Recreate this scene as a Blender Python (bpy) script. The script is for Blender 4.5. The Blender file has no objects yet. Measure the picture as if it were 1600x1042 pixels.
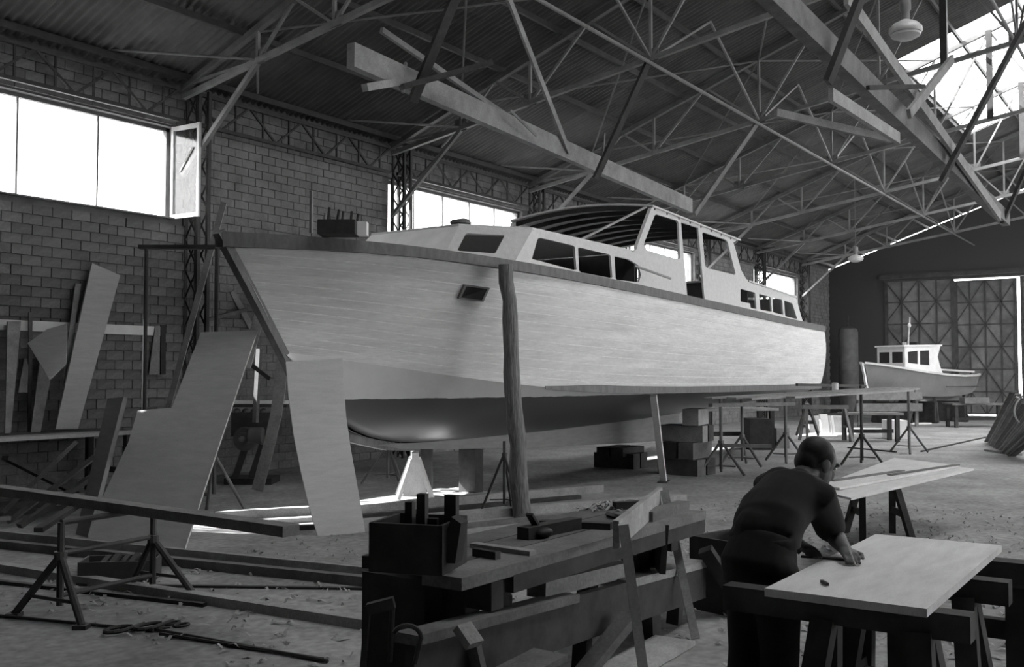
import bpy, bmesh, math, random
from mathutils import Vector, Matrix
from mathutils.geometry import tessellate_polygon
random.seed(7)
SC = bpy.context.scene
COL = SC.collection
PI = math.pi

# ------------------------------------------------------------------ camera
FPX = 1556.0                      # focal length in pixels of the 1600 wide frame
YAW = math.radians(34.75)         # between the hall's long axis (+X) and the view
PITCH = math.atan(0.0411)
EYE = 1.75
K = EYE / 1.67                    # hall proportions were measured for an eye at 1.67 m
cd = bpy.data.cameras.new('camera')
cd.sensor_width = 36.0
cd.lens = FPX / 1600 * 36.0
cd.clip_end = 300
cam = bpy.data.objects.new('camera', cd)
COL.objects.link(cam)
cam.location = (0, 0, EYE)
cam.rotation_euler = (PI / 2 + PITCH, 0, YAW - PI / 2)
SC.camera = cam
# ------------------------------------------------------------------ daylight
W = bpy.data.worlds.new('sky'); SC.world = W; W.use_nodes = True
bg = W.node_tree.nodes['Background']
bg.inputs[0].default_value = (1, 1, 1, 1)
bg.inputs[1].default_value = 5.0
sl = bpy.data.lights.new('sun', 'SUN')
sl.energy = 22.0
sl.angle = math.radians(0.6)
sun = bpy.data.objects.new('sun', sl); COL.objects.link(sun)
SUN_DIR = Vector((0.38, -1.0, -1.0)).normalized()
sun.rotation_euler = SUN_DIR.to_track_quat('-Z', 'Y').to_euler()
sun.location = (0, 40, 40)
vs = SC.view_settings
vs.view_transform = 'Standard'; vs.look = 'None'
vs.exposure = 1.08; vs.gamma = 1.0
vs.use_curve_mapping = False

# ------------------------------------------------------------------ pixel rays
_F = Vector((math.cos(YAW) * math.cos(PITCH), math.sin(YAW) * math.cos(PITCH), math.sin(PITCH)))
_R = Vector((math.sin(YAW), -math.cos(YAW), 0))
_U = _R.cross(_F)
_O = Vector((0, 0, EYE))
def ray(x, y):
    return _F + _R * ((x - 800) / FPX) + _U * ((521 - y) / FPX)
def px(x, y, z=None, v=None, u=None, f=None):
    d = ray(x, y)
    if z is not None: t = (z - EYE) / d.z
    elif v is not None: t = v / d.y
    elif u is not None: t = u / d.x
    else: t = f / (d.x * math.cos(YAW) + d.y * math.sin(YAW))
    return _O + d * t
def plane_px(a, b, c):
    """plane through three points -> function pixel -> point"""
    n = (b - a).cross(c - a).normalized()
    def g(x, y):
        d = ray(x, y)
        return _O + d * ((a - _O).dot(n) / d.dot(n))
    return g, n

# ------------------------------------------------------------------ materials
MATS = {}
def mat(name, c, rough=0.7, var=0.25, scale=4.0, stretch=(1, 1, 1), bump=0.0, metal=0.0, rnd=0.0, spec=0.3, fine=0.0, fscale=60):
    m = bpy.data.materials.new(name); m.use_nodes = True
    nt = m.node_tree; N = nt.nodes; L = nt.links
    p = N['Principled BSDF']
    p.inputs['Roughness'].default_value = rough
    p.inputs['Metallic'].default_value = metal
    p.inputs['Specular IOR Level'].default_value = spec
    tc = N.new('ShaderNodeTexCoord'); mp = N.new('ShaderNodeMapping')
    mp.inputs['Scale'].default_value = stretch
    L.new(tc.outputs['Object'], mp.inputs['Vector'])
    nz = N.new('ShaderNodeTexNoise'); nz.inputs['Scale'].default_value = scale
    nz.inputs['Detail'].default_value = 5; nz.inputs['Roughness'].default_value = 0.65
    L.new(mp.outputs[0], nz.inputs['Vector'])
    mr = N.new('ShaderNodeMapRange')
    mr.inputs[1].default_value = 0.3; mr.inputs[2].default_value = 0.7
    mr.inputs[3].default_value = 1 - var; mr.inputs[4].default_value = 1 + var
    L.new(nz.outputs[0], mr.inputs[0])
    val = mr.outputs[0]
    if rnd:
        oi = N.new('ShaderNodeObjectInfo')
        r2 = N.new('ShaderNodeMapRange'); r2.inputs[3].default_value = 1 - rnd; r2.inputs[4].default_value = 1 + rnd
        L.new(oi.outputs['Random'], r2.inputs[0])
        mm = N.new('ShaderNodeMath'); mm.operation = 'MULTIPLY'
        L.new(val, mm.inputs[0]); L.new(r2.outputs[0], mm.inputs[1]); val = mm.outputs[0]
    if fine:
        n2 = N.new('ShaderNodeTexNoise'); n2.inputs['Scale'].default_value = fscale; n2.inputs['Detail'].default_value = 3
        L.new(mp.outputs[0], n2.inputs['Vector'])
        r3 = N.new('ShaderNodeMapRange'); r3.inputs[1].default_value = .3; r3.inputs[2].default_value = .7
        r3.inputs[3].default_value = 1 - fine; r3.inputs[4].default_value = 1 + fine
        L.new(n2.outputs[0], r3.inputs[0])
        m3 = N.new('ShaderNodeMath'); m3.operation = 'MULTIPLY'
        L.new(val, m3.inputs[0]); L.new(r3.outputs[0], m3.inputs[1]); val = m3.outputs[0]
    mc = N.new('ShaderNodeMath'); mc.operation = 'MULTIPLY'; mc.inputs[1].default_value = c
    L.new(val, mc.inputs[0])
    L.new(mc.outputs[0], p.inputs['Base Color'])
    if bump:
        b = N.new('ShaderNodeBump'); b.inputs['Strength'].default_value = bump; b.inputs['Distance'].default_value = 0.02
        L.new(nz.outputs[0], b.inputs['Height']); L.new(b.outputs[0], p.inputs['Normal'])
    MATS[name] = m
    return m
mat('floor', .28, .95, .32, .9, bump=.5, fine=.22, fscale=14)
mat('ground', .3, .95)
mat('mortar', .13, .95, .3, 3)
mat('brick', .165, .9, .3, 2.2, rnd=.22, fine=.15, fscale=25)
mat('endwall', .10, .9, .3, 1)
mat('concrete', .2, .9)
mat('roofsheet', .105, .85, .25, 1.5, rnd=.15)
mat('steel_light', .21, .6, .25, 3, rnd=.1)
mat('steel_mid', .13, .6, .25, 3)
mat('steel_dark', .045, .55, .3, 5)
mat('iron', .03, .6, .3, 8)
mat('ply', .43, .75, .10, 3, (1, 1, 6), rnd=.05, fine=.06)
mat('ply_table', .62, .7, .14, 2.5, (1, 5, 1), fine=.08)
mat('ply_dark', .22, .75, .12, 3, (1, 1, 5), fine=.06)
mat('wood_pale', .5, .75, .15, 4, rnd=.1, fine=.1)
mat('wood', .27, .8, .25, 4, rnd=.15, fine=.15)
mat('wood_mid', .14, .8, .3, 4, rnd=.2, fine=.15)
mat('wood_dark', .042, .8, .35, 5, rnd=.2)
mat('bark', .17, .95, .5, 7, (6, 6, .6), bump=1.0)
mat('white_paint', .75, .6, .1, 3)
mat('tool_dark', .025, .5, .3, 8)
mat('cloth_shirt', .018, .95, .25, 9)
mat('cloth_trouser', .014, .95, .3, 9)
mat('skin', .11, .6, .15, 12)
mat('hair', .02, .6, .4, 60)
mat('shavings', .34, .85, .3, 9)
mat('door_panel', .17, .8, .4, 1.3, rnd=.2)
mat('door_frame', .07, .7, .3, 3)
mat('smallhull', .16, .35, .15, 2, spec=.5)
mat('lamp_enamel', .5, .35, .15, 6, spec=.5)
mat('deck', .4, .7, .15, 4)
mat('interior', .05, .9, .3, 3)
mat('capping', .14, .6, .25, 5, (3, 3, 1))
mat('cabin', .58, .75, .08, 12, fine=.08, fscale=90)
mat('black_opening', .008, .5, .2, 5)  # black in place of the shade inside a hull opening
mat('hemp', .4, .9)
mat('filler', .74, .7, .15, 6, fine=.1)

def hull_mat():
    m = mat('hull', .65, .62, .17, .9, (1.1, .35, 9), bump=.06, fine=.09, fscale=9)
    return m
hull_mat()
def bottom_mat():
    """glossy dark bottom paint, white above a level ragged paint line"""
    m = mat('hull_bottom', .6, .38, .08, 2, spec=.5)
    nt = m.node_tree; N = nt.nodes; L = nt.links; p = N['Principled BSDF']
    old = p.inputs['Base Color'].links[0].from_socket
    ge = N.new('ShaderNodeNewGeometry'); sx = N.new('ShaderNodeSeparateXYZ')
    L.new(ge.outputs['Position'], sx.inputs[0])
    nz = N.new('ShaderNodeTexNoise'); nz.inputs['Scale'].default_value = 6
    L.new(ge.outputs['Position'], nz.inputs['Vector'])
    ad = N.new('ShaderNodeMath'); ad.operation = 'MULTIPLY_ADD'; ad.inputs[1].default_value = .03
    L.new(nz.outputs[0], ad.inputs[0]); L.new(sx.outputs['Z'], ad.inputs[2])
    gt = N.new('ShaderNodeMath'); gt.operation = 'GREATER_THAN'; gt.inputs[1].default_value = 1.395 * K
    L.new(ad.outputs[0], gt.inputs[0])
    mx = N.new('ShaderNodeMix'); mx.data_type = 'RGBA'
    L.new(gt.outputs[0], mx.inputs[0])
    mx.inputs[6].default_value = (.075, .075, .075, 1)
    L.new(old, mx.inputs[7])
    L.new(mx.outputs[2], p.inputs['Base Color'])
bottom_mat()
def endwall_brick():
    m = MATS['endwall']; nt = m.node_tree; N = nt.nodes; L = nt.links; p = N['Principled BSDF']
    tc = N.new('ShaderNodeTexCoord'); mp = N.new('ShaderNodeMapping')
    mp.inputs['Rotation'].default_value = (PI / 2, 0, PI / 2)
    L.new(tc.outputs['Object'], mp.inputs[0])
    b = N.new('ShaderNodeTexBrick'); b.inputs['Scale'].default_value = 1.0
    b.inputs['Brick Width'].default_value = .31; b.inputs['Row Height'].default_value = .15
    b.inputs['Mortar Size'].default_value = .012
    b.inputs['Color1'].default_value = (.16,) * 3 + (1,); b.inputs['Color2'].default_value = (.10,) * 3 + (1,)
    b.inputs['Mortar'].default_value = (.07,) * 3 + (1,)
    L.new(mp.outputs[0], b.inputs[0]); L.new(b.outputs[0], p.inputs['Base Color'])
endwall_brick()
def glass_mat():
    m = bpy.data.materials.new('glass'); m.use_nodes = True
    nt = m.node_tree; N = nt.nodes; L = nt.links
    N.remove(N['Principled BSDF'])
    t = N.new('ShaderNodeBsdfTransparent'); t.inputs[0].default_value = (.93, .93, .93, 1)
    g = N.new('ShaderNodeBsdfGlossy'); g.inputs['Roughness'].default_value = .1
    mx = N.new('ShaderNodeMixShader'); mx.inputs[0].default_value = .06
    L.new(t.outputs[0], mx.inputs[1]); L.new(g.outputs[0], mx.inputs[2])
    L.new(mx.outputs[0], N['Material Output'].inputs[0])
    MATS['glass'] = m
glass_mat()

# ------------------------------------------------------------------ builders
V = Vector
def tag(o, label=None, cat=None, group=None, kind=None):
    if label: o['label'] = label
    if cat: o['category'] = cat
    if group: o['group'] = group
    if kind: o['kind'] = kind
    return o
def wloc(o):
    p = V((0, 0, 0))
    while o is not None:
        p = p + o.location; o = o.parent
    return p
def empty(name, loc=(0, 0, 0), label=None, cat=None, group=None, kind=None):
    o = bpy.data.objects.new(name, None); o.location = loc; o.empty_display_size = .2
    COL.objects.link(o)
    return tag(o, label, cat, group, kind)
def perp(d, up=V((0, 0, 1))):
    d = d.normalized()
    if abs(d.dot(up)) > .98: up = V((1, 0, 0))
    a = d.cross(up).normalized(); b = a.cross(d).normalized()
    return a, b
class MB:
    def __init__(s): s.v = []; s.f = []
    def add(s, vs_, fs):
        o = len(s.v); s.v += [V(q) for q in vs_]; s.f += [tuple(i + o for i in f) for f in fs]; return s
    def box(s, c, size, rz=0, m=None):
        x, y, z = size[0] / 2, size[1] / 2, size[2] / 2
        p = [V((a, b, d)) for d in (-z, z) for b in (-y, y) for a in (-x, x)]
        R = m if m is not None else Matrix.Rotation(rz, 3, 'Z')
        return s.add([R @ q + V(c) for q in p], [(0, 2, 3, 1), (4, 5, 7, 6), (0, 1, 5, 4), (2, 6, 7, 3), (0, 4, 6, 2), (1, 3, 7, 5)])
    def bar(s, a, b, w, h, up=V((0, 0, 1)), w2=None, h2=None):
        a = V(a); b = V(b); x, y = perp(b - a, up); w2 = w2 or w; h2 = h2 or h
        p = []
        for q, ww, hh in ((a, w, h), (b, w2, h2)):
            p += [q - x * ww / 2 - y * hh / 2, q + x * ww / 2 - y * hh / 2, q + x * ww / 2 + y * hh / 2, q - x * ww / 2 + y * hh / 2]
        return s.add(p, [(0, 3, 2, 1), (4, 5, 6, 7), (0, 1, 5, 4), (1, 2, 6, 5), (2, 3, 7, 6), (3, 0, 4, 7)])
    def angle(s, a, b, w, t=.008, up=V((0, 0, 1))):
        """an L section"""
        a = V(a); b = V(b); x, y = perp(b - a, up)
        prof = [(0, 0), (w, 0), (w, t), (t, t), (t, w), (0, w)]
        p = [q + x * (i - w / 3) + y * (j - w / 3) for q in (a, b) for i, j in prof]
        fs = [(5, 4, 3, 2, 1, 0), tuple(range(6, 12))] + [(i, (i + 1) % 6, 6 + (i + 1) % 6, 6 + i) for i in range(6)]
        return s.add(p, fs)
    def path(s, pts, r, n=8, cap=True):
        pts = [V(p) for p in pts]; R = r if isinstance(r, (list, tuple)) else [r] * len(pts)
        vv = []; ff = []
        x = None
        for i, p in enumerate(pts):
            d = (pts[min(i + 1, len(pts) - 1)] - pts[max(i - 1, 0)]).normalized()
            if x is None: x, y = perp(d)
            else:
                x = (x - d * x.dot(d)).normalized(); y = x.cross(d)
            for k in range(n):
                a = 2 * PI * k / n; vv.append(p + (x * math.cos(a) + y * math.sin(a)) * R[i])
        for i in range(len(pts) - 1):
            for k in range(n):
                ff.append((i * n + k, i * n + (k + 1) % n, (i + 1) * n + (k + 1) % n, (i + 1) * n + k))
        if cap:
            ff.append(tuple(reversed(range(n)))); e = (len(pts) - 1) * n; ff.append(tuple(range(e, e + n)))
        return s.add(vv, ff)
    def tube(s, a, b, r, r2=None, n=8): return s.path([a, b], [r, r2 or r], n)
    def prism(s, pts, vec):
        n = len(pts); vec = V(vec); pts = [V(p) for p in pts]
        return s.add(pts + [p + vec for p in pts], [tuple(range(n)), tuple(reversed(range(n, 2 * n)))] + [(i, n + i, n + (i + 1) % n, (i + 1) % n) for i in range(n)])
    def holed(s, outer, holes, vec):
        vec = V(vec); loops = [[V(p) for p in l] for l in [outer] + holes]
        flat = [p for l in loops for p in l]; n = len(flat)
        tris = tessellate_polygon(loops)
        ff = [tuple(t) for t in tris] + [tuple(n + i for i in reversed(t)) for t in tris]
        o = 0
        for l in loops:
            m = len(l)
            ff += [(o + i, o + (i + 1) % m, n + o + (i + 1) % m, n + o + i) for i in range(m)]; o += m
        return s.add(flat + [p + vec for p in flat], ff)
    def lathe(s, c, prof, n=16, axis=None):
        c = V(c); vv = []; ff = []
        M = Matrix.Identity(3) if axis is None else V(axis).to_track_quat('Z', 'Y').to_matrix()
        for r, z in prof:
            for k in range(n):
                a = 2 * PI * k / n; vv.append(c + M @ V((r * math.cos(a), r * math.sin(a), z)))
        for i in range(len(prof) - 1):
            for k in range(n):
                ff.append((i * n + k, i * n + (k + 1) % n, (i + 1) * n + (k + 1) % n, (i + 1) * n + k))
        ff.append(tuple(reversed(range(n)))); e = (len(prof) - 1) * n; ff.append(tuple(range(e, e + n)))
        return s.add(vv, ff)
    def ell(s, c, rad, n=12, m=8, R=None):
        c = V(c); vv = [];
        R = R or Matrix.Identity(3)
        for i in range(1, m):
            th = PI * i / m
            for k in range(n):
                a = 2 * PI * k / n
                vv.append(c + R @ V((rad[0] * math.sin(th) * math.cos(a), rad[1] * math.sin(th) * math.sin(a), rad[2] * math.cos(th))))
        vv += [c + R @ V((0, 0, rad[2])), c + R @ V((0, 0, -rad[2]))]
        ff = []
        for i in range(m - 2):
            for k in range(n):
                ff.append((i * n + k, (i + 1) * n + k, (i + 1) * n + (k + 1) % n, i * n + (k + 1) % n))
        t = (m - 1) * n
        for k in range(n):
            ff.append((t, k, (k + 1) % n)); ff.append((t + 1, (m - 2) * n + (k + 1) % n, (m - 2) * n + k))
        return s.add(vv, ff)
    def data(s, name, off=V((0, 0, 0))):
        me = bpy.data.meshes.new(name)
        me.from_pydata([tuple(q - off) for q in s.v], [], s.f); me.update()
        bm = bmesh.new(); bm.from_mesh(me); bmesh.ops.recalc_face_normals(bm, faces=bm.faces); bm.to_mesh(me); bm.free()
        return me
    def build(s, name, m, parent=None, smooth=False, label=None, cat=None, group=None, kind=None):
        if parent is not None: off = wloc(parent)
        else:
            lo = [min(q[i] for q in s.v) for i in range(3)]; hi = [max(q[i] for q in s.v) for i in range(3)]
            off = V(((lo[0] + hi[0]) / 2, (lo[1] + hi[1]) / 2, lo[2]))
        me = s.data(name, off)
        me.materials.append(MATS[m])
        if smooth:
            me.polygons.foreach_set('use_smooth', [True] * len(me.polygons))
            if smooth != 'all': me.set_sharp_from_angle(angle=math.radians(40))
        o = bpy.data.objects.new(name, me); COL.objects.link(o)
        if parent is not None: o.parent = parent
        else: o.location = off
        return tag(o, label, cat, group, kind)
def copy_tree(o, parent=None):
    c = o.copy(); COL.objects.link(c); c.parent = parent
    for ch in list(o.children): copy_tree(ch, c)
    return c
def base_of(*pts):
    return V((sum(p[0] for p in pts) / len(pts), sum(p[1] for p in pts) / len(pts), min(p[2] for p in pts)))
# ================================================================== THE HALL
VW = 13.5 * K                 # inner face of the left wall
VR = -12.0 * K                # right wall
VRIDGE = 0.75 * K
UE = 44.0 * K                 # end wall
UB = -8.0 * K                 # wall behind
ZE = 6.38 * K; SLOPE = .355
def zroof(v):
    return ZE + SLOPE * (VW - v) if v >= VRIDGE else ZE + SLOPE * (VW - VRIDGE) - SLOPE * (VRIDGE - v)
# ---- floor and ground
m = MB(); m.box(((UE + UB) / 2, (VW + VR) / 2, -.1), (UE - UB + 1, VW - VR + 1, .2)); m.build('floor', 'floor', kind='structure')
m = MB(); m.box(((UE + UB) / 2, 0, -.35), (260, 260, .1)); m.build('ground', 'ground', kind='structure')

# ---- left wall with four windows
WIN = [(4.95 * K, 9.93 * K), (15.05 * K, 19.9 * K), (25.05 * K, 29.9 * K), (35.05 * K, 39.9 * K)]
WZ0, WZ1 = 4.14 * K, 5.63 * K
wl = empty('wall_left', (0, VW, 0), kind='structure')
T = .3
m = MB()
m.box(((UE + UB) / 2, VW + T / 2, WZ0 / 2), (UE - UB, T, WZ0))
m.box(((UE + UB) / 2, VW + T / 2, (WZ1 + ZE + .05) / 2), (UE - UB, T, ZE + .05 - WZ1))
edges = [UB] + [e for w in WIN for e in w] + [UE]
for a, b in zip(edges[0::2], edges[1::2]):
    m.box(((a + b) / 2, VW + T / 2, (WZ0 + WZ1) / 2), (b - a, T, WZ1 - WZ0))
m.build('masonry', 'mortar', wl)
BL, BH, BJ = .31, .152, .012
cells = []
nz = int(ZE / BH)
for r in range(nz):
    zc = (r + .5) * BH
    u0 = 3.6 * K + (r % 2) * BL / 2
    while u0 < UE - .3:
        uc = u0 + BL / 2
        if not any(a - BL / 2 < uc < b + BL / 2 and WZ0 - BH / 2 < zc < WZ1 + BH / 2 for a, b in WIN):
            cells.append((uc, zc))
        u0 += BL
def vis_key(c):
    d = (V((c[0], VW, c[1])) - _O); f = d.x * math.cos(YAW) + d.y * math.sin(YAW)
    xx = 800 + FPX * (d.x * math.sin(YAW) - d.y * math.cos(YAW)) / f
    yy = 585 - FPX * d.z / f
    vis = xx > 5 and 0 < yy < 700
    return (0 if vis else 1, f)
cells.sort(key=vis_key)
bm_ = MB(); bm_.box((0, 0, 0), (BL - BJ, .05, BH - BJ)); brick_me = bm_.data('brick'); brick_me.materials.append(MATS['brick'])
for uc, zc in cells[:300]:
    o = bpy.data.objects.new('brick', brick_me); COL.objects.link(o); o.parent = wl
    o.location = (uc, random.uniform(-.008, .004) - .004, zc)
    o.rotation_euler = (random.uniform(-.01, .01), random.uniform(-.006, .006), random.uniform(-.012, .012))
m = MB()
for uc, zc in cells[300:]:
    y = VW - .004 + random.uniform(-.008, .006)
    m.box((uc, y, zc), (BL - BJ, .05, BH - BJ))
o = m.build('bricks', 'brick', wl); o['kind'] = 'stuff'

# ---- windows in the left wall
def wall_window(name, u0, u1, npane, label=None):
    r = empty(name, ((u0 + u1) / 2, VW, WZ0), kind='structure')
    y = VW + .16; fw = .06
    m = MB()
    m.bar((u0, y, WZ0 + fw / 2), (u1, y, WZ0 + fw / 2), .08, fw); m.bar((u0, y, WZ1 - fw / 2), (u1, y, WZ1 - fw / 2), .08, fw)
    m.bar((u0 + fw / 2, y, WZ0), (u0 + fw / 2, y, WZ1), .08, fw, V((1, 0, 0))); m.bar((u1 - fw / 2, y, WZ0), (u1 - fw / 2, y, WZ1), .08, fw, V((1, 0, 0)))
    m.build('window_frame', 'steel_mid', r)
    st = (u1 - u0) / npane
    for i in range(1, npane):
        q = MB(); q.box((u0 + st * i, y, (WZ0 + WZ1) / 2), (.028, .04, WZ1 - WZ0 - 2 * fw)); q.build('glazing_bar', 'steel_mid', r)
    for i in range(npane):
        q = MB(); q.box((u0 + st * (i + .5), y, (WZ0 + WZ1) / 2), (st - .03, .006, WZ1 - WZ0 - 2 * fw)); q.build('pane', 'glass', r)
    q = MB(); q.box(((u0 + u1) / 2, VW + .02, WZ0 + .012), (u1 - u0 - .02, .26, .024)); q.build('window_sill', 'concrete', r)
    return r
w1 = wall_window('window_1', *WIN[0], 4)
# casement leaf of the near window, swung into the hall
a = V((WIN[0][1] - .03, VW - .03, 0)); b = a + V((.04, -.62, 0))
ax = (b - a)
m = MB()
for z in (WZ0 + .04, WZ1 - .04): m.bar(a + V((0, 0, z)), b + V((0, 0, z)), .045, .07)
for q in (a, b): m.bar(q + V((0, 0, WZ0)), q + V((0, 0, WZ1)), .05, .05, ax)
c = m.build('casement', 'lamp_enamel', w1)  # pale frame colour stands in for window light on the leaf
q = MB(); q.prism([a + V((0, 0, WZ0 + .07)), b + V((0, 0, WZ0 + .07)), b + V((0, 0, WZ1 - .07)), a + V((0, 0, WZ1 - .07))], V((.008, 0, 0))); q.build('pane', 'glass', c)
q = MB(); q.bar(a.lerp(b, .3) + V((0, 0, 4.9 * K)), a.lerp(b, .8) + V((0, 0, 5.25 * K)), .03, .03); q.build('stay', 'steel_light', c)
for i in (1, 2, 3): wall_window('window_%d' % (i + 1), *WIN[i], 5)

# ---- end wall with the tall sliding doors
DV0, DV1, DZ = -5.0 * K, 11.1 * K, 5.6 * K
we = empty('wall_end', (UE, 0, 0), kind='structure')
GAP = .12
def gable(v0, v1, z0):
    vsx = [v1] + ([VRIDGE] if v0 < VRIDGE < v1 else []) + [v0]
    return [V((UE, v0, z0)), V((UE, v1, z0))] + [V((UE, v, zroof(v) - GAP)) for v in vsx]
m = MB()
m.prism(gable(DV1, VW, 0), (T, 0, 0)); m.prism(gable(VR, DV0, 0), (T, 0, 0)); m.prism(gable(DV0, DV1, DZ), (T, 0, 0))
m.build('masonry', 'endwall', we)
m = MB(); m.bar((UE - .12, DV0, DZ + .22), (UE - .12, DV1 + .2, DZ + .22), .1, .2); m.build('door_track', 'door_frame', we)
def door_leaf(name, v0, v1, cols, rows, tg=.03):
    d = empty(name, (UE - .1, v0, 0), kind='structure')
    z0, z1 = .07, DZ - tg
    cw, rh = (v1 - v0) / cols, (z1 - z0) / rows
    for i in range(cols):
        for j in range(rows):
            q = MB(); q.box((UE - .075 + random.uniform(-.004, .004), v0 + cw * (i + .5), z0 + rh * (j + .5)), (.01, cw - .016, rh - .016)); q.build('panel', 'door_panel', d)
    m = MB(); m.box((UE - .06, (v0 + v1) / 2, (z0 + z1) / 2), (.01, v1 - v0, z1 - z0)); m.build('backing_sheet', 'door_frame', d)
    for i in range(cols + 1):
        w = .13 if i in (0, cols) else .06
        v_ = min(max(v0 + cw * i, v0 + w / 2), v1 - w / 2)
        q = MB(); q.box((UE - .10, v_, (z0 + z1) / 2), (.04, w, z1 - z0)); q.build('stile', 'door_frame', d)
    for j in range(rows + 1):
        q = MB(); q.box((UE - .10, (v0 + v1) / 2, min(max(z0 + rh * j, z0 + .03), z1 - .03)), (.03, v1 - v0, .06)); q.build('rail', 'door_frame', d)
    # cross braces over blocks of two by two panels
    for i in range(0, cols - 1, 2):
        for j in range(0, rows - 1, 2):
            for sgn in (0, 1):
                a = V((UE - .125, v0 + cw * (i + 2 * sgn), z0 + rh * j)); b = V((UE - .125, v0 + cw * (i + 2 - 2 * sgn), z0 + rh * (j + 2)))
                q = MB(); q.bar(a, b, .015, .05, V((1, 0, 0)).cross(b - a)); q.build('brace', 'door_frame', d)
    return d
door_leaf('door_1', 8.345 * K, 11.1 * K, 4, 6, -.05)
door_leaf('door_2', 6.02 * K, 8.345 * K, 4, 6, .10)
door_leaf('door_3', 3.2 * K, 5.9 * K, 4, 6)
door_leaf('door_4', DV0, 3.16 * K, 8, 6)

# ---- walls out of sight: they close the hall; openings added on the right for daylight
m = MB()
wz = [(12 * K, 24 * K), (28 * K, 40 * K)]
m.box(((UE + UB) / 2, VR - T / 2, .5), (UE - UB, T, 1.0))
m.box(((UE + UB) / 2, VR - T / 2, 5.65 * K), (UE - UB, T, 1.7 * K))
ed = [UB] + [e for w in wz for e in w] + [UE]
for a, b in zip(ed[0::2], ed[1::2]): m.box(((a + b) / 2, VR - T / 2, 3.0 * K), (b - a, T, 3.8 * K))
m.build('wall_right', 'mortar', kind='structure')
m = MB()
m.prism([V((UB, VR, 5.0 * K)), V((UB, VW, 5.0 * K)), V((UB, VW, ZE)), V((UB, VRIDGE, zroof(VRIDGE))), V((UB, VR, zroof(VR)))], (-T, 0, 0))
m.box((UB - T / 2, (VR + VW) / 2, 2.5 * K), (T, VW - VR, 5 * K))
m.build('wall_behind', 'mortar', kind='structure')

# ---- roof of corrugated sheets, skylights, purlins
ce = empty('ceiling', (0, VRIDGE, zroof(VRIDGE)), kind='structure')
ang = math.atan(SLOPE)
NCOL = 44
U0R = .4 * K
SWID = (UE + .3 - U0R) / NCOL
nrow = 7
v_rows = [13.75 * K - (13.75 - 5.85) / 4 * K * i for i in range(5)] + [5.85 * K - (5.85 - .75) / 3 * K * i for i in (1, 2, 3)]
def sheet_mesh(length, width, name):
    n = 8 * 6; vv = []; ff = []
    for i in range(n + 1):
        x = -width / 2 - .03 + (width + .06) * i / n
        z = .028 * math.cos(2 * PI * i / 6)
        vv += [(x, -length / 2 - .06, z), (x, length / 2 + .06, z)]
    for i in range(n): ff.append((2 * i, 2 * i + 2, 2 * i + 3, 2 * i + 1))
    me = bpy.data.meshes.new(name); me.from_pydata(vv, [], ff); me.update()
    me.polygons.foreach_set('use_smooth', [True] * len(me.polygons))
    me.materials.append(MATS['roofsheet'])
    return me
sky_cols = [i for i in range(NCOL) if 24.2 * K < U0R + SWID * (i + .5) < 33.8 * K]
meshes = {}
def roof_u(i): return U0R + SWID * (i + .5)
for r in range(nrow):
    va, vb = v_rows[r], v_rows[r + 1]
    L_ = (va - vb) / math.cos(ang)
    key = round(L_, 3)
    if key not in meshes: meshes[key] = sheet_mesh(L_, SWID, 'roof_sheet')
    for i in range(NCOL):
        if r >= 4 and i in sky_cols: continue
        o = bpy.data.objects.new('roof_sheet', meshes[key]); COL.objects.link(o); o.parent = ce
        vm = (va + vb) / 2
        o.location = V((roof_u(i), vm, zroof(vm) + .006 * ((i + r) % 2))) - ce.location
        o.rotation_euler = (-ang - .006, 0, random.uniform(-.002, .002))
# skylights, each a glazed strip of the roof
def skylight(name, cols):
    ua, ub = U0R + SWID * cols[0], U0R + SWID * (cols[-1] + 1)
    g = empty(name, ((ua + ub) / 2, 5.85 * K, zroof(5.85 * K)), kind='structure')
    va, vb = 5.85 * K, VRIDGE
    vm = (va + vb) / 2
    for i in cols:
        for k in range(3):
            a = va + (vb - va) * k / 3; b = va + (vb - va) * (k + 1) / 3
            q = MB(); q.prism([V((roof_u(i) - SWID / 2 + .02, a - .02, zroof(a))), V((roof_u(i) + SWID / 2 - .02, a - .02, zroof(a))), V((roof_u(i) + SWID / 2 - .02, b, zroof(b))), V((roof_u(i) - SWID / 2 + .02, b, zroof(b)))], (0, 0, .006)); q.build('pane', 'glass', g)
    for i in list(cols) + [cols[-1] + 1]:
        x = U0R + SWID * i
        q = MB(); q.bar((x, va + .05, zroof(va)), (x, vb, zroof(vb)), .03, .05); q.build('glazing_bar', 'steel_mid', g)
    return g
skylight('window_5', [i for i in sky_cols if roof_u(i) > 20 * K])
# part of the left slope behind the camera and the whole right slope
def slab(name, u0, u1, v0, v1):
    q = MB(); q.prism([V((u0, v0, zroof(v0))), V((u1, v0, zroof(v0))), V((u1, v1, zroof(v1))), V((u0, v1, zroof(v1)))], (0, 0, .03)); q.build(name, 'roofsheet', ce)
slab('roof_slab', UB - .3, U0R, 13.75 * K, VRIDGE)
vlow = VR - .3
slab('roof_slab', UB - .3, UE + .3, -5.2 * K, vlow)
ADDED_SKY = [(3.5 * K, 13.0 * K, -1.6 * K), (24.2 * K, 34 * K, -5.2 * K)]     # unseen glazed strips added in the right slope for light
ed = [UB - .3, ADDED_SKY[0][0], ADDED_SKY[0][1], ADDED_SKY[1][0], ADDED_SKY[1][1], UE + .3]
for a, b in zip(ed[0::2], ed[1::2]): slab('roof_slab', a, b, VRIDGE, -5.2 * K)
slab('roof_slab', ADDED_SKY[0][0], ADDED_SKY[0][1], ADDED_SKY[0][2], -5.2 * K)
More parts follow.
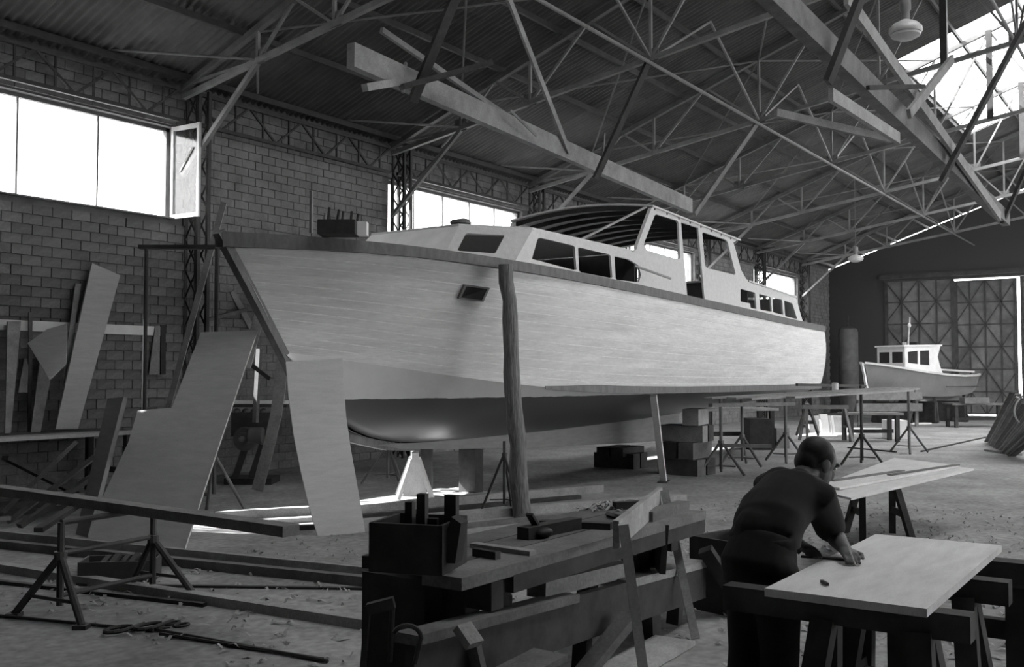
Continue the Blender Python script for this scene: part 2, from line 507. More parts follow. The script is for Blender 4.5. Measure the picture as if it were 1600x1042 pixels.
for k, (a, b, c) in enumerate(ADDED_SKY):
    g = empty('window_%d' % (6 + k), (a, 0, zroof(0)), kind='structure')  # unseen roof opening added to let in daylight
    q = MB(); q.prism([V((a, VRIDGE, zroof(VRIDGE))), V((b, VRIDGE, zroof(VRIDGE))), V((b, c, zroof(c))), V((a, c, zroof(c)))], (0, 0, .006)); q.build('pane', 'glass', g)
for v in [13.2, 11.9, 10.6, 9.3, 8.0, 6.7, 5.85, 4.5, 3.2, 1.9, .95]:
    q = MB(); v_ = v * K; q.bar((UB, v_, zroof(v_) - .085), (UE - .02, v_, zroof(v_) - .085), .05, .1); q.build('purlin', 'steel_dark', ce)

# ---- trusses
BOT = [(13.35, 6.12), (11.6, 6.39), (10.0, 6.63), (7.55, 7.0), (5.1, 7.37), (2.65, 7.74), (.75, 8.02)]
def P2(v, z, u=0): return V((u, v * K, z * K))
def zt(v): return zroof(v * K) / K - .17
def half(root, s):
    """members of one half truss; s=1 left half, -1 mirrored about the ridge"""
    def q_(v, z): return V((0, VRIDGE + s * (v * K - VRIDGE), z * K))
    def mem(name, a, b, w, mt, h=None):
        m = MB(); m.bar(q_(*a), q_(*b), w, h or w, V((1, 0, 0))); m.build(name, mt, root)
    for a, b in zip(BOT[:-1], BOT[1:]): mem('bottom_chord', a, b, .085, 'steel_light')
    mem('top_chord', (13.4, zt(13.4)), (.75, zt(.75)), .1, 'steel_mid')
    mem('knee_brace', (13.35, 4.85), (11.6, 6.36), .075, 'steel_light')
    tops = [12.5, 8.75, 6.35, 3.9]
    for v, z in BOT[1:]:
        mem('web_post', (v, z), (v, zt(v)), .05, 'steel_light')
    web = [((11.6, 6.39), (13.2, zt(13.2))), ((11.6, 6.39), (10.8, zt(10.8))), ((10.0, 6.63), (10.8, zt(10.8))), ((10, 6.63), (8.75, zt(8.75))), ((7.55, 7.0), (8.75, zt(8.75))), ((7.55, 7.0), (6.35, zt(6.35))),
           ((5.1, 7.37), (6.35, zt(6.35))), ((5.1, 7.37), (3.9, zt(3.9))), ((2.65, 7.74), (3.9, zt(3.9))), ((2.65, 7.74), (1.7, zt(1.7))), ((.75, 8.02), (1.7, zt(1.7)))]
    for a, b in web: mem('web_strut', a, b, .045, 'steel_light')
    mem('king_post', (3.9, 7.55), (3.9, zt(3.9)), .13, 'steel_dark')
    for v, z in BOT[1:6]:
        m = MB(); m.box(q_(v, z + .06), (.014, .3, .24)); m.build('gusset', 'steel_mid', root)
TU = [i * 5.0 * K for i in range(1, 9)]
TL = ['steel roof truss ahead of the yacht bow, before the casement window', 'steel roof truss springing from the column beside the open casement window', 'steel roof truss crossing above the yacht trunk cabin', 'steel roof truss crossing at the far end of the beam over the yacht',
      'steel roof truss at the near edge of the skylight', 'steel roof truss crossing the middle of the skylight', 'steel roof truss at the far edge of the skylight', 'last steel roof truss, before the dark end wall']
t0 = empty('roof_truss', (TU[0], 0, 0))
t0.location = (0, 0, 0)
half(t0, 1); half(t0, -1)
t0.location = (TU[0], 0, 0)
for i, u in enumerate(TU):
    t = t0 if i == 0 else copy_tree(t0)
    t.location = (u, 0, 0)
    tag(t, TL[i], 'roof truss', 'steel roof trusses')
# longitudinal ties and sway bracing between the trusses (parts of the roof)
for v, z in ((7.55, 6.93), (2.65, 7.67)):
    q = MB(); q.tube(P2(v, z, TU[0]), P2(v, z, UE - .05), .032); q.build('tie_tube', 'steel_light', ce)
    for i in range(0, len(TU) - 1):
        for a, b in ((TU[i], TU[i] + 2.5 * K), (TU[i + 1], TU[i] + 2.5 * K)):
            q = MB(); q.bar(P2(v, z + .07, a), P2(v, zt(v) + .05, b), .04, .04); q.build('sway_brace', 'steel_light', ce)
for i in range(len(TU)):
    for du in (-1.6, 1.6):
        q = MB(); q.tube(P2(11.6, 6.41, TU[i]), P2(13.45, 6.5, TU[i] + du * K), .022, n=6); q.build('wall_tie', 'steel_light', ce)
for i in range(1, len(TU) - 1):   # crossed wind bracing under the roof plane
    for a, b in (((TU[i], 11.6), (TU[i + 1], 7.55)), ((TU[i], 7.55), (TU[i + 1], 11.6)), ((TU[i], 7.55), (TU[i + 1], 5.1)), ((TU[i], 5.1), (TU[i + 1], 7.55))):
        q = MB(); q.tube(P2(a[1], zt(a[1]) - .05, a[0]), P2(b[1], zt(b[1]) - .05, b[0]), .02, n=6); q.build('wind_brace', 'steel_mid', ce)

# ---- lattice columns against the left wall and the eaves girders between them
CL = ['steel lattice column at the near side of the casement window bay', 'steel lattice column beside the open casement leaf', 'steel lattice column at the near edge of the window behind the trunk cabin', 'steel lattice column at the far edge of the window behind the trunk cabin', 'steel lattice column at the near edge of the window seen through the wheelhouse', 'steel lattice column at the far edge of the window seen through the wheelhouse', 'steel lattice column at the near edge of the window past the aft cabin', 'last steel lattice column, beside the window next to the end wall']
def column(u, label):
    c = empty('lattice_column', (u, VW - .2, 0), label, 'column', 'lattice columns along the block wall')
    z1 = 6.25 * K
    for dv in (-.03, -.36):
        for du in (-.10, .10):
            q = MB(); q.angle((u + du, VW + dv, 0), (u + du, VW + dv, z1), .06); q.build('flange', 'steel_dark', c)
    n = 13; st = z1 / n
    for k in range(n):
        for s in (0, 1):
            for du in (-.10, .10):
                q = MB(); q.bar((u + du, VW - (.03 if s else .36), st * k), (u + du, VW - (.36 if s else .03), st * (k + 1)), .008, .035, V((1, 0, 0)).cross(V((0, .33 if s == 0 else -.33, st)))); q.build('lacing_bar', 'steel_dark', c)
    return c
for i in range(len(TU)): column(TU[i] + .26, CL[i])
GL = ['dark lattice girder along the wall top above the casement window', 'dark lattice girder along the blank wall top past the casement leaf', 'dark lattice girder above the window behind the trunk cabin', 'dark lattice girder along the wall top behind the wheelhouse front', 'dark lattice girder above the window seen through the wheelhouse', 'dark lattice girder along the wall top behind the aft cabin', 'dark lattice girder above the window nearest the end wall']
def girder(ua, ub, label):
    g = empty('eaves_girder', ((ua + ub) / 2, VW - .2, 5.68 * K), label, 'girder', 'eaves girders between the columns')
    y = VW - .2; za, zb = 5.72 * K, 6.22 * K
    for z in (za, zb):
        q = MB(); q.bar((ua + .12, y, z), (ub - .12, y, z), .06, .06); q.build('chord', 'steel_dark', g)
    n = 8; st = (ub - ua - .24) / n
    for k in range(n):
        x0 = ua + .12 + st * k
        q = MB(); q.bar((x0, y, za if k % 2 else zb), (x0 + st, y, zb if k % 2 else za), .035, .035); q.build('diagonal', 'steel_dark', g)
        q = MB(); q.bar((x0 + st / 2, y, za), (x0 + st / 2, y, zb), .03, .03); q.build('post', 'steel_dark', g)
for i in range(len(TU) - 1): girder(TU[i], TU[i + 1], GL[i])
# ================================================================== THE BIG MOTOR YACHT
BC = 8.47                       # centreline (in measured units, x K = metres)
def lin(tab, x, j):
    if x <= tab[0][0]: return tab[0][j]
    for a, b in zip(tab[:-1], tab[1:]):
        if x <= b[0]:
            t = (x - a[0]) / (b[0] - a[0]); return a[j] + (b[j] - a[j]) * t
    return tab[-1][j]
def smooth_tab(tab, n=3):
    """densify and relax a table so that the hull lines are fair"""
    us = [tab[0][0] + (tab[-1][0] - tab[0][0]) * i / 80 for i in range(81)]
    cols = len(tab[0])
    rows = [[u] + [lin(tab, u, j) for j in range(1, cols)] for u in us]
    for _ in range(14):
        new = [r[:] for r in rows]
        for i in range(1, 80):
            for j in range(1, cols): new[i][j] = (rows[i - 1][j] + rows[i][j] * 2 + rows[i + 1][j]) / 4
        rows = new
    return rows
SHEER = smooth_tab([(6.83, .03, 3.15), (7.2, .34, 3.15), (7.8, .78, 3.13), (8.6, 1.2, 3.10), (9.5, 1.53, 3.05), (10.5, 1.75, 3.0), (12, 1.93, 2.93), (14, 2.02, 2.85), (16.5, 2.0, 2.78), (19, 1.9, 2.72), (21.6, 1.72, 2.70)])
CHINE = smooth_tab([(7.70, .02, 1.92), (8.35, .36, 1.84), (9.14, .85, 1.70), (9.93, 1.3, 1.58), (10.75, 1.58, 1.50), (12.0, 1.75, 1.44), (14, 1.84, 1.41), (17, 1.86, 1.40), (21.5, 1.65, 1.40)])
RAB = smooth_tab([(7.70, 0, 1.90), (7.95, 0, 1.55), (8.3, 0, 1.2), (8.75, 0, .93), (9.4, 0, .80), (10.2, 0, .77), (13, 0, .79), (16.3, 0, .86), (19, 0, .98), (21.5, 0, 1.15)])
def bp(u, b, z, s): return V((u * K, (BC - s * b) * K, z * K))      # s=1: side towards the camera
def sheer(t, s=1):
    u = 6.83 + (21.6 - 6.83) * t; return bp(u, lin(SHEER, u, 1), lin(SHEER, u, 2), s)
def chine(t, s=1):
    u = 7.70 + (21.5 - 7.70) * t; return bp(u, lin(CHINE, u, 1), lin(CHINE, u, 2), s)
def rab(t, s=1):
    u = 7.70 + (21.5 - 7.70) * t; return bp(u, .06, lin(RAB, u, 2), s)
def tpar(i, n):
    x = i / n; return x ** 1.45
def top_pt(t, w, s):
    a = chine(t, s); b = sheer(t, s)
    p = a.lerp(b, w)
    fl = (-.13 * math.exp(-((t - .12) / .13) ** 2) + .09 * min(1, t * 3)) * K * 4 * w * (1 - w)
    return p + V((0, -s, 0)) * fl
def bot_pt(t, w, s):
    a = rab(t, s); b = chine(t, s)
    p = a.lerp(b, w)
    return p + V((0, -s * .5, -.6)) * (.10 * K * 4 * w * (1 - w) * min(1, .3 + t * 4))
yacht = empty('motor_yacht', (14.2 * K, BC * K, .42 * K), 'large unfinished planked motor yacht with pale topsides and open wheelhouse frames', 'boat')
NS = 44
def strip(fn, w0, w1, s, th, nw=2, gap=.0):
    """a bent plank: outer and inner skin with closed edges"""
    m = MB(); vv = []; ff = []
    for i in range(NS + 1):
        t = tpar(i, NS)
        for k in range(nw + 1):
            w = w0 + (w1 - w0) * k / nw
            vv.append(fn(t, w, s))
    c = nw + 1
    n = len(vv)
    inn = []
    for i in range(NS + 1):
        for k in range(c):
            inn.append(vv[i * c + k] + V((0, s, 0)) * th)
    for i in range(NS):
        for k in range(nw):
            q = (i * c + k, (i + 1) * c + k, (i + 1) * c + k + 1, i * c + k + 1)
            ff.append(q); ff.append(tuple(n + x for x in reversed(q)))
        for k in (0, nw):
            ff.append((i * c + k, (i + 1) * c + k, n + (i + 1) * c + k, n + i * c + k))
    for i in (0, NS):
        for k in range(nw): ff.append((i * c + k, i * c + k + 1, n + i * c + k + 1, n + i * c + k))
    m.add(vv + inn, ff)
    return m
NPL = 13
for s in (1, -1):
    sk = strip(lambda t, w, s_: top_pt(t, w, s_) + V((0, s_ * .004, 0)), 0, 1, s, .03, 6).build('topside_backing', 'filler', yacht, True)
    for k in range(NPL):
        g = .065 / NPL
        strip(top_pt, k / NPL + g, (k + 1) / NPL - g, s, .03, 2).build('plank', 'hull', yacht, True)
    strip(bot_pt, 0, 1, s, .03, 8).build('bottom', 'hull_bottom', yacht, True)
    # chine rail, from amidships aft
    m = MB(); vv = []; ff = []
    ts = [.22 + .78 * i / 30 for i in range(31)]
    for i, t in enumerate(ts):
        p = chine(t, s); o_ = .045 * min(1, i / 2 + .2)
        hh = .075 * K * min(1, i / 3 + .15)
        vv += [p + V((0, 0, -.03)), p + V((0, -s * o_, -.03)), p + V((0, -s * o_, hh)), p + V((0, 0, hh))]
    for i in range(30):
        for k in range(4): ff.append((i * 4 + k, i * 4 + (k + 1) % 4, i * 4 + 4 + (k + 1) % 4, i * 4 + 4 + k))
    ff += [(0, 1, 2, 3), (123, 122, 121, 120)]
    m.add(vv, ff); m.build('chine_rail', 'capping', yacht)
    # capping rail along the sheer
    m = MB(); vv = []; ff = []
    n = 50
    for i in range(n + 1):
        t = tpar(i, n); p = sheer(t, s)
        dirv = (sheer(min(t + .01, 1), s) - sheer(max(t - .01, 0), s)); nn = V((dirv.y, -dirv.x, 0)).normalized() * s
        hi = (.10 + .04 * max(0, 1 - t / .12)) * K
        vv += [p + nn * -.05 + V((0, 0, .02)), p + nn * .045 + V((0, 0, .02)), p + nn * .045 + V((0, 0, -hi)), p + nn * -.02 + V((0, 0, -hi))]
    for i in range(n):
        for k in range(4): ff.append((i * 4 + k, i * 4 + (k + 1) % 4, i * 4 + 4 + (k + 1) % 4, i * 4 + 4 + k))
    ff += [(0, 1, 2, 3), (n * 4 + 3, n * 4 + 2, n * 4 + 1, n * 4)]
    m.add(vv, ff); m.build('capping_rail', 'capping', yacht)
# stem
m = MB()
st = [(6.80, 3.17), (7.25, 2.55), (7.69, 1.92), (7.93, 1.55), (8.27, 1.2), (8.72, .91), (9.4, .77), (10.0, .72)]
for (a, b), (c, d) in zip(st[:-1], st[1:]): m.bar((a * K, BC * K, b * K), (c * K, BC * K, d * K), .11, .10, V((1, 0, .3)))
m.build('stem', 'capping', yacht)
# keel and skeg, deepening aft
m = MB()
pr = [(9.2, .80), (10.2, .78), (13, .80), (16.3, .88), (17.8, .95), (17.8, .48), (16.5, .43), (13, .55), (10.6, .66), (9.6, .73)]
m.prism([V((a * K, (BC - .07) * K, b * K)) for a, b in pr], (0, .14 * K, 0)); m.build('keel', 'ply_dark', yacht)
# transom
m = MB()
loop = [top_pt(1, w / 8, 1) for w in range(9)] + [top_pt(1, 1 - w / 8, -1) for w in range(9)] + [bot_pt(1, 1 - w / 4, -1) for w in range(1, 5)] + [bot_pt(1, w / 4, 1) for w in range(0, 4)]
cen = V((21.66 * K, BC * K, 2.0 * K))
m.add(loop + [cen], [(i, (i + 1) % len(loop), len(loop)) for i in range(len(loop))]); m.build('transom', 'hull', yacht, True)
# deck
m = MB(); vv = []; ff = []
n = 40
for i in range(n + 1):
    t = tpar(i, n); a = sheer(t, 1); b = sheer(t, -1)
    vv += [a + V((0, .02, -.03)), V((a.x, BC * K, a.z + .03)), b + V((0, -.02, -.03))]
for i in range(n):
    for k in (0, 1): ff.append((i * 3 + k, i * 3 + k + 1, i * 3 + 4 + k, i * 3 + 3 + k))
m.add(vv, ff); m.build('deck', 'deck', yacht, True)

# ---- superstructure, traced on the plane of the cabin side
CB = 1.35
vn = (BC - CB) * K
def cs(x, y): p = px(x, y, v=vn); return p
def cs_list(l): return [cs(*q) for q in l]
def zdeck(u): return lin(SHEER, u / K, 2) * K
def rnd_poly(pts, r=.22):
    """round the corners of a polygon a little"""
    out = []
    n = len(pts)
    for i in range(n):
        a, b, c = pts[i - 1], pts[i], pts[(i + 1) % n]
        for t in (r, r * .35): out.append(b.lerp(a, t * .5))
        for t in (r * .35, r): out.append(b.lerp(c, t * .5))
    return out
top_line = [(834, 359), (985, 393), (994, 390), (999, 383), (1019, 324), (1024, 323), (1152, 375), (1146, 379), (1150, 392), (1158, 422), (1166, 436), (1178, 443), (1244, 465), (1257, 503)]
outer = cs_list(top_line)
ua, ub = cs(806, 405).x, outer[-1].x
bottom = []
for i in range(13):
    u = ub + (ua - ub) * i / 12; bottom.append(V((u, vn, zdeck(u) - .06)))
outer = outer[:-1] + bottom
holes_px = [[(822, 402), (842, 371), (898, 384), (901, 423)], [(903, 386), (954, 398), (957, 435), (905, 425)], [(960, 400), (982, 405), (997, 414), (1002, 430), (998, 441), (962, 437)],
            [(1006, 381), (1024, 334), (1060, 345), (1063, 406), (1011, 391)], [(1064, 347), (1091, 356), (1101, 468), (1074, 462)], [(1097, 362), (1136, 375), (1150, 430), (1102, 418)],
            [(1157, 451), (1180, 457), (1182, 483), (1173, 481), (1172, 474), (1157, 471)], [(1186, 459), (1204, 464), (1206, 487), (1188, 484)], [(1207, 465), (1222, 468), (1224, 492), (1208, 488)], [(1225, 469), (1238, 474), (1246, 499), (1227, 494)]]
holes = []
for k, h in enumerate(holes_px):
    l = cs_list(h)
    holes.append(l if k == 4 else rnd_poly(l, .3 if k < 6 else .35))
for s in (1, -1):
    def mv(p): return V((p.x, vn if s == 1 else (BC + CB) * K, p.z))
    m = MB(); m.holed([mv(p) for p in outer], [[mv(p) for p in h] for h in holes], (0, s * .035, 0)); m.build('cabin_side', 'cabin', yacht)
ZT = cs(834, 359).z
# forward trunk: slanted quarter panels with a small window, front panel
def quarter(s):
    def q_(u, b, z): return V((u * K, (BC - s * b) * K, z))
    zb = 3.03 * K
    A = q_(10.18, 1.42, zb); B = q_(9.45, .88, zb + .04); C = q_(9.94, .75, ZT); D = q_(10.73, 1.35, ZT)
    def g(a, b): return A.lerp(B, a).lerp(D.lerp(C, a), b)
    hole = rnd_poly([g(.33, .28), g(.86, .28), g(.86, .80), g(.33, .80)], .25)
    nrm = (B - A).cross(D - A).normalized()
    if nrm.x < 0: nrm = -nrm
    m = MB(); m.holed([A, B, C, D], [hole], nrm * .03); m.build('trunk_quarter_panel', 'cabin', yacht)
    # corner infill from the quarter panel down to the cabin side
    m = MB(); m.prism([A, q_(10.6, 1.36, zb - .08), cs(842, 366) if s == 1 else V((cs(842, 366).x, (BC + CB) * K, cs(842, 366).z)), D], nrm * .02); m.build('corner_panel', 'cabin', yacht)
    return B, C
B1, C1 = quarter(1); B2, C2 = quarter(-1)
m = MB(); m.prism([B1, B2, C2, C1], (.03, 0, 0)); m.build('trunk_front_panel', 'white_paint', yacht)
def roof(name, ua, ub, zf, b, cam_, mt, th=.03):
    m = MB(); vv = []; ff = []; n = 10
    for u, bb in ((ua, b), (ub, b)):
        for k in range(n + 1):
            x = -1 + 2 * k / n; vv.append(V((u, (BC + bb * x) * K, zf(u) + cam_ * (1 - x * x))))
    vv += [q + V((0, 0, th)) for q in vv]
    N_ = 2 * (n + 1)
    for k in range(n):
        q = (k, k + 1, n + 2 + k, n + 1 + k); ff.append(q); ff.append(tuple(N_ + x for x in reversed(q)))
        ff.append((k, k + 1, N_ + k + 1, N_ + k)); ff.append((n + 1 + k, n + 2 + k, N_ + n + 2 + k, N_ + n + 1 + k))
    for k in (0, n): ff.append((k, n + 1 + k, N_ + n + 1 + k, N_ + k))
    m.add(vv, ff); return m.build(name, mt, yacht, True)
def linz(p, q):
    return lambda u: p.z + (q.z - p.z) * (u - p.x) / (q.x - p.x)
R0, R1 = cs(834, 359), cs(990, 394)
# trunk roof incl. the narrowing nose
m = MB(); zz = lambda u: linz(R0, R1)(u)
pts = [C1, D_ := V((10.73 * K, (BC - CB) * K, ZT)), V((R1.x, vn, R1.z)), V((R1.x, (BC + CB) * K, R1.z)), V((10.73 * K, (BC + CB) * K, ZT)), C2]
m.prism(pts, (0, 0, .03)); m.build('trunk_roof', 'cabin', yacht)
W0, W1_ = cs(1020, 324), cs(1154, 376)
roof('wheelhouse_roof', W0.x - .05, W1_.x + .05, linz(W0, W1_), CB + .03, .13, 'cabin')
for k in range(8):
    u = W0.x + (W1_.x - W0.x) * (k + .15) / 8; zf_ = linz(W0, W1_)(u)
    pts = [V((u, (BC + CB * x) * K, zf_ - .035 + .13 * (1 - x * x))) for x in [-1 + .2 * i for i in range(11)]]
    m = MB()
    for a, b in zip(pts[:-1], pts[1:]): m.bar(a, b, .05, .07)
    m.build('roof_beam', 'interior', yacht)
A0, A1 = cs(1178, 443), cs(1244, 465)
roof('aft_cabin_roof', A0.x - .3, A1.x, linz(A0, A1), CB + .02, .05, 'cabin')
# aft end and sole; bulkheads added as dark lining to keep the cabins dark
def bulk(name, p0, p1, mt, zb=None):
    m = MB(); zb = zb or zdeck(p0.x) - .1
    m.prism([V((p0.x, vn + .04, p0.z)), V((p0.x, (BC + CB) * K - .04, p0.z)), V((p1.x, (BC + CB) * K - .04, p1.z)), V((p1.x, vn + .04, p1.z))], (.03, 0, 0)); m.build(name, mt, yacht)
bulk('aft_panel', cs(1244, 465), cs(1257, 503), 'cabin')
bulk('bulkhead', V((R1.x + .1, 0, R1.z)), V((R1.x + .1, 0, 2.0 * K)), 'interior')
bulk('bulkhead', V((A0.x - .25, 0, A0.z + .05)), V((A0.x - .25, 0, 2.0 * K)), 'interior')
fr0, fr1 = cs(1019, 326), cs(996, 388)
for b in (-1, 1):
    m = MB(); m.bar(V((fr0.x, (BC + b * (CB - .03)) * K, fr0.z)), V((fr1.x, (BC + b * (CB - .03)) * K, fr1.z)), .06, .05); m.build('windscreen_post', 'cabin', yacht)
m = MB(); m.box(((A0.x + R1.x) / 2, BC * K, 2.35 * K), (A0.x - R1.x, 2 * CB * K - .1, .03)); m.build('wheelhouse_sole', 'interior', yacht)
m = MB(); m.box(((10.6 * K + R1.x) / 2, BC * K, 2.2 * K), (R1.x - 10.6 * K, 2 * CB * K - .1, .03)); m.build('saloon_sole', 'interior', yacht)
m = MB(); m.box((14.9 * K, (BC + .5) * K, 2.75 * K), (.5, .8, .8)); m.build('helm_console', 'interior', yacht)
# black panel on the topsides imitating a dark opening near the bow
hp = [(719, 466), (728, 447), (763, 451), (754, 470)]
def hull_hit(x, y):
    lo, hi = 6.5 * K, 9 * K
    # march the ray to the topsides
    d = ray(x, y); best = None
    for i in range(400):
        t = .02 + .02
    best = None; bd = 1e9
    for ti in range(0, 60):
        for wi in range(6, 20):
            p = top_pt(.02 + ti * .006, wi / 20, 1) - _O
            k = p.dot(d) / d.dot(d); e = (p - d * k).length
            if e < bd: bd = e; best = p + _O
    fwd = best.x * math.cos(YAW) + best.y * math.sin(YAW)
    return px(x, y, f=fwd - .05)
hq = [hull_hit(*q) for q in hp]
nrm = (hq[1] - hq[0]).cross(hq[3] - hq[0]).normalized()
if nrm.dot(_O - hq[0]) < 0: nrm = -nrm
m = MB(); m.prism([q - nrm * .01 for q in hq], -nrm * .05); port = m.build('port_light', 'black_opening', yacht)
m = MB(); cen = sum(hq, V((0, 0, 0))) / 4
m.holed([cen + (q - cen) * 1.12 for q in hq], [[cen + (q - cen) * .94 for q in hq]], nrm * -.05); m.build('port_frame', 'capping', port)
# ---- timber and things about the yacht
def stick(name, a, b, w, h, mt, label, cat, group=None, up=V((0, 0, 1))):
    m = MB(); m.bar(a, b, w, h, up); return m.build(name, mt, None, False, label, cat, group)
m = MB()
a = px(816, 808, z=0); b = px(790, 413, f=sheer(.2).x * math.cos(YAW) + sheer(.2).y * math.sin(YAW) - .25)
pts = [a.lerp(b, i / 14) + V((random.uniform(-.02, .02), random.uniform(-.02, .02), 0)) for i in range(15)]
pts[0] = a; pts[-1] = b
m.path(pts, [.115 - .002 * i + random.uniform(-.006, .006) for i in range(15)], 14); m.build('prop_post', 'bark', None, True, 'tall rough bark covered log propped under the yacht rail', 'post')
m = MB()
a = px(1037, 753, z=0); b = px(1021, 618, f=15.5)
m.bar(a + V((0, 0, .01)), b, .10, .07); r = m.build('prop_post', 'wood_pale', None, False, 'thin pale timber prop standing under the yacht bottom beside the block stack', 'post')
m = MB(); m.box(a + V((.02, 0, .005)), (.45, .16, .02), rz=.3); m.build('base_plate', 'wood_dark', r)
r.children[0].location = (0, 0, 0)
# open tool crate on the foredeck
zf = 3.14 * K
cp = px(529, 368, z=zf + .02)
c = empty('tool_crate', cp, 'dark wooden crate of tools standing on the yacht foredeck', 'crate')
cw, cdp, ch = .40, .30, .16
Rz = Matrix.Rotation(YAW - PI / 2, 3, 'Z')
def cpt(x, y, z): return cp + Rz @ V((x, y, z))
for (x, y, sx, sy) in ((0, -cdp / 2, cw, .02), (0, cdp / 2, cw, .02), (-cw / 2, 0, .02, cdp), (cw / 2, 0, .02, cdp)):
    m = MB(); m.box(cpt(x, y, ch / 2), (sx, sy, ch), m=Rz); m.build('crate_side', 'wood_dark', c)
m = MB(); m.box(cpt(0, 0, .01), (cw, cdp, .02), m=Rz); m.build('crate_bottom', 'wood_dark', c)
for k in range(8):
    x = -.17 + .048 * k; a = cpt(x, random.uniform(-.08, .08), .03)
    q = MB(); q.tube(a, a + Rz @ V((random.uniform(-.04, .05), 0, .25 + random.uniform(-.03, .05))), .012, .016, 6)
    q.build('chisel', random.choice(['wood', 'tool_dark', 'wood_dark']), None, False, 'tool handle sticking up out of the foredeck crate', 'tool', 'tools in the foredeck crate')
p = px(566, 368, z=zf + .03)
m = MB(); m.box(p + V((0, 0, .075)), (.16, .12, .15), YAW); c = m.build('paint_tin', 'white_paint', None, False, 'small pale box beside the tool crate on the foredeck', 'box')
m = MB(); a = px(486, 364, z=zf); m.bar(a, a + V((0, 0, .46)), .035, .02); m.build('stanchion', 'wood', None, False, 'thin upright stick on the yacht foredeck near the bow', 'stick')
# diagonal stay from the trunk roof to the wheelhouse top
a = cs(915, 378) + V((0, .15, .02)); b = cs(1018, 327) + V((0, .1, .05))
stick('stay_batten', a, b, .04, .03, 'wood', 'slim batten rising from trunk roof to wheelhouse front', 'batten')
a = cs(983, 416) + V((0, -.1, 0)); b = cs(1018, 437) + V((0, -.35, 0))
stick('stick', a, b, .03, .03, 'wood', 'short stick poking out of the rear trunk window', 'stick')
a = px(706, 388, v=6.75 * K); b = px(766, 396, v=6.75 * K)
m = MB()
p = cs(786, 352) + V((0, .7, 0)); p.z = ZT + .03
m.ell(p + V((0, 0, .035)), (.17, .14, .05), 12, 7); m.ell(p + V((.08, .03, .06)), (.08, .12, .05)); m.build('canvas_bundle', 'wood_mid', None, True, 'crumpled cloth bundle lying on the front of the trunk roof', 'cloth')
# ================================================================== TIMBERS HUNG IN THE ROOF
def quad_board(name, pts, thick, mt, label, cat, group=None, parent=None):
    """flat board from points in one plane, thickness away from the camera"""
    n = (pts[1] - pts[0]).cross(pts[2] - pts[0]).normalized()
    if n.dot(pts[0] - _O) < 0: n = -n
    m = MB(); m.prism(pts, n * thick); return m.build(name, mt, parent, False, label, cat, group)
def U_(u, v, z): return V((u * K, v * K, z * K))
# hoist beam over the yacht
a = px(548, 86, v=8.55 * K); b = px(1078, 322, v=9.15 * K)
hb = empty('hoist_beam', base_of(a, b), 'long pale timber hoist beam hung above the yacht', 'beam')
m = MB(); m.bar(a, b, .13, .32); m.build('timber', 'wood', hb)
def on_beam(t): return a.lerp(b, t)
for jt, u, mt_ in (((640, 152), 10, 'wood_dark'), ((926, 274), 15, 'wood_dark'), ((1082, 330), 20, 'wood_mid')):
    q = MB(); e = px(*jt, v=8.6 * K); top = U_(u, 7.58, 6.98)
    q.bar(top, e + (e - top).normalized() * .08 + V((0, -.10, 0)), .05, .17, V((1, 0, 0))); q.build('hanger', mt_, hb)
q = MB(); q.bar(on_beam(.49) + V((0, -.09, -.05)), px(784, -30, v=8.3 * K), .05, .09, V((1, 0, 0))); q.build('hanger', 'wood', hb)
q = MB(); q.bar(px(570, 137, v=8.4 * K), px(640, 125, v=8.45 * K), .10, .10); q.build('cleat', 'wood', hb)
stick('roof_batten', px(628, 136, v=8.36 * K), px(766, 98, v=7.9 * K), .14, .07, 'wood_dark', 'dark channel timber jutting from the near hanger of the beam over the yacht', 'timber')
for k, (p, q_) in enumerate((((630, 145), (634, 98)), ((940, 268), (944, 208)), ((797, 172), (838, 212)))):
    mm = MB(); mm.bar(px(*p, v=8.5 * K), px(*q_, v=8.6 * K), .035, .035, V((1, 0, 0))); mm.build('peg', 'wood', hb)
stick('roof_plank', px(596, 47, v=8.9 * K), px(826, 205, v=8.75 * K), .06, .08, 'wood', 'slim timber lying along the top of the beam over the yacht', 'timber')
# second beam, further into the hall
a2 = px(1190, -25, v=3.05 * K); b2 = px(1572, 343, v=3.0 * K)
hb2 = empty('hoist_beam', base_of(a2, b2), 'second rough timber hoist beam hung beside the enamel lamp and skylight', 'beam')
m = MB(); m.bar(a2, b2, .14, .26); m.build('timber', 'wood_mid', hb2)
for p, top in (((1300, 112), U_(10, 2.1, 6.9)), ((1477, 272), U_(15, 1.2, 7.7)), ((1570, 340), U_(20, 1.6, 7.6))):
    e = px(*p, v=2.95 * K); q = MB(); q.bar(e + (e - top).normalized() * .12, top, .06, .16, V((1, 0, 0))); q.build('hanger', 'wood_dark', hb2)
stick('roof_plank', px(1322, -5, v=2.9 * K), px(1562, 338, v=2.88 * K), .05, .17, 'wood', 'pale plank slanting down to the far end of the second hoist beam', 'plank')
stick('roof_plank', px(1298, 148, v=2.75 * K), px(1403, 216, v=2.7 * K), .05, .13, 'wood', 'short pale board with a bolt hole nailed beside the second hoist beam', 'plank')
stick('roof_plank', px(1420, 178, v=2.8 * K), px(1488, 92, v=2.7 * K), .05, .12, 'wood', 'short pale strut tilted up before the skylight', 'plank')
stick('roof_plank', px(1212, 176, v=4.2 * K), px(1392, 218, v=3.3 * K), .06, .10, 'wood_mid', 'grey timber crossing behind the short bolted board', 'plank')
stick('roof_plank', px(1356, 137, v=2.85 * K), px(1444, 135, v=2.6 * K), .04, .05, 'wood_dark', 'thin dark bar lying across the second hoist beam', 'bar')
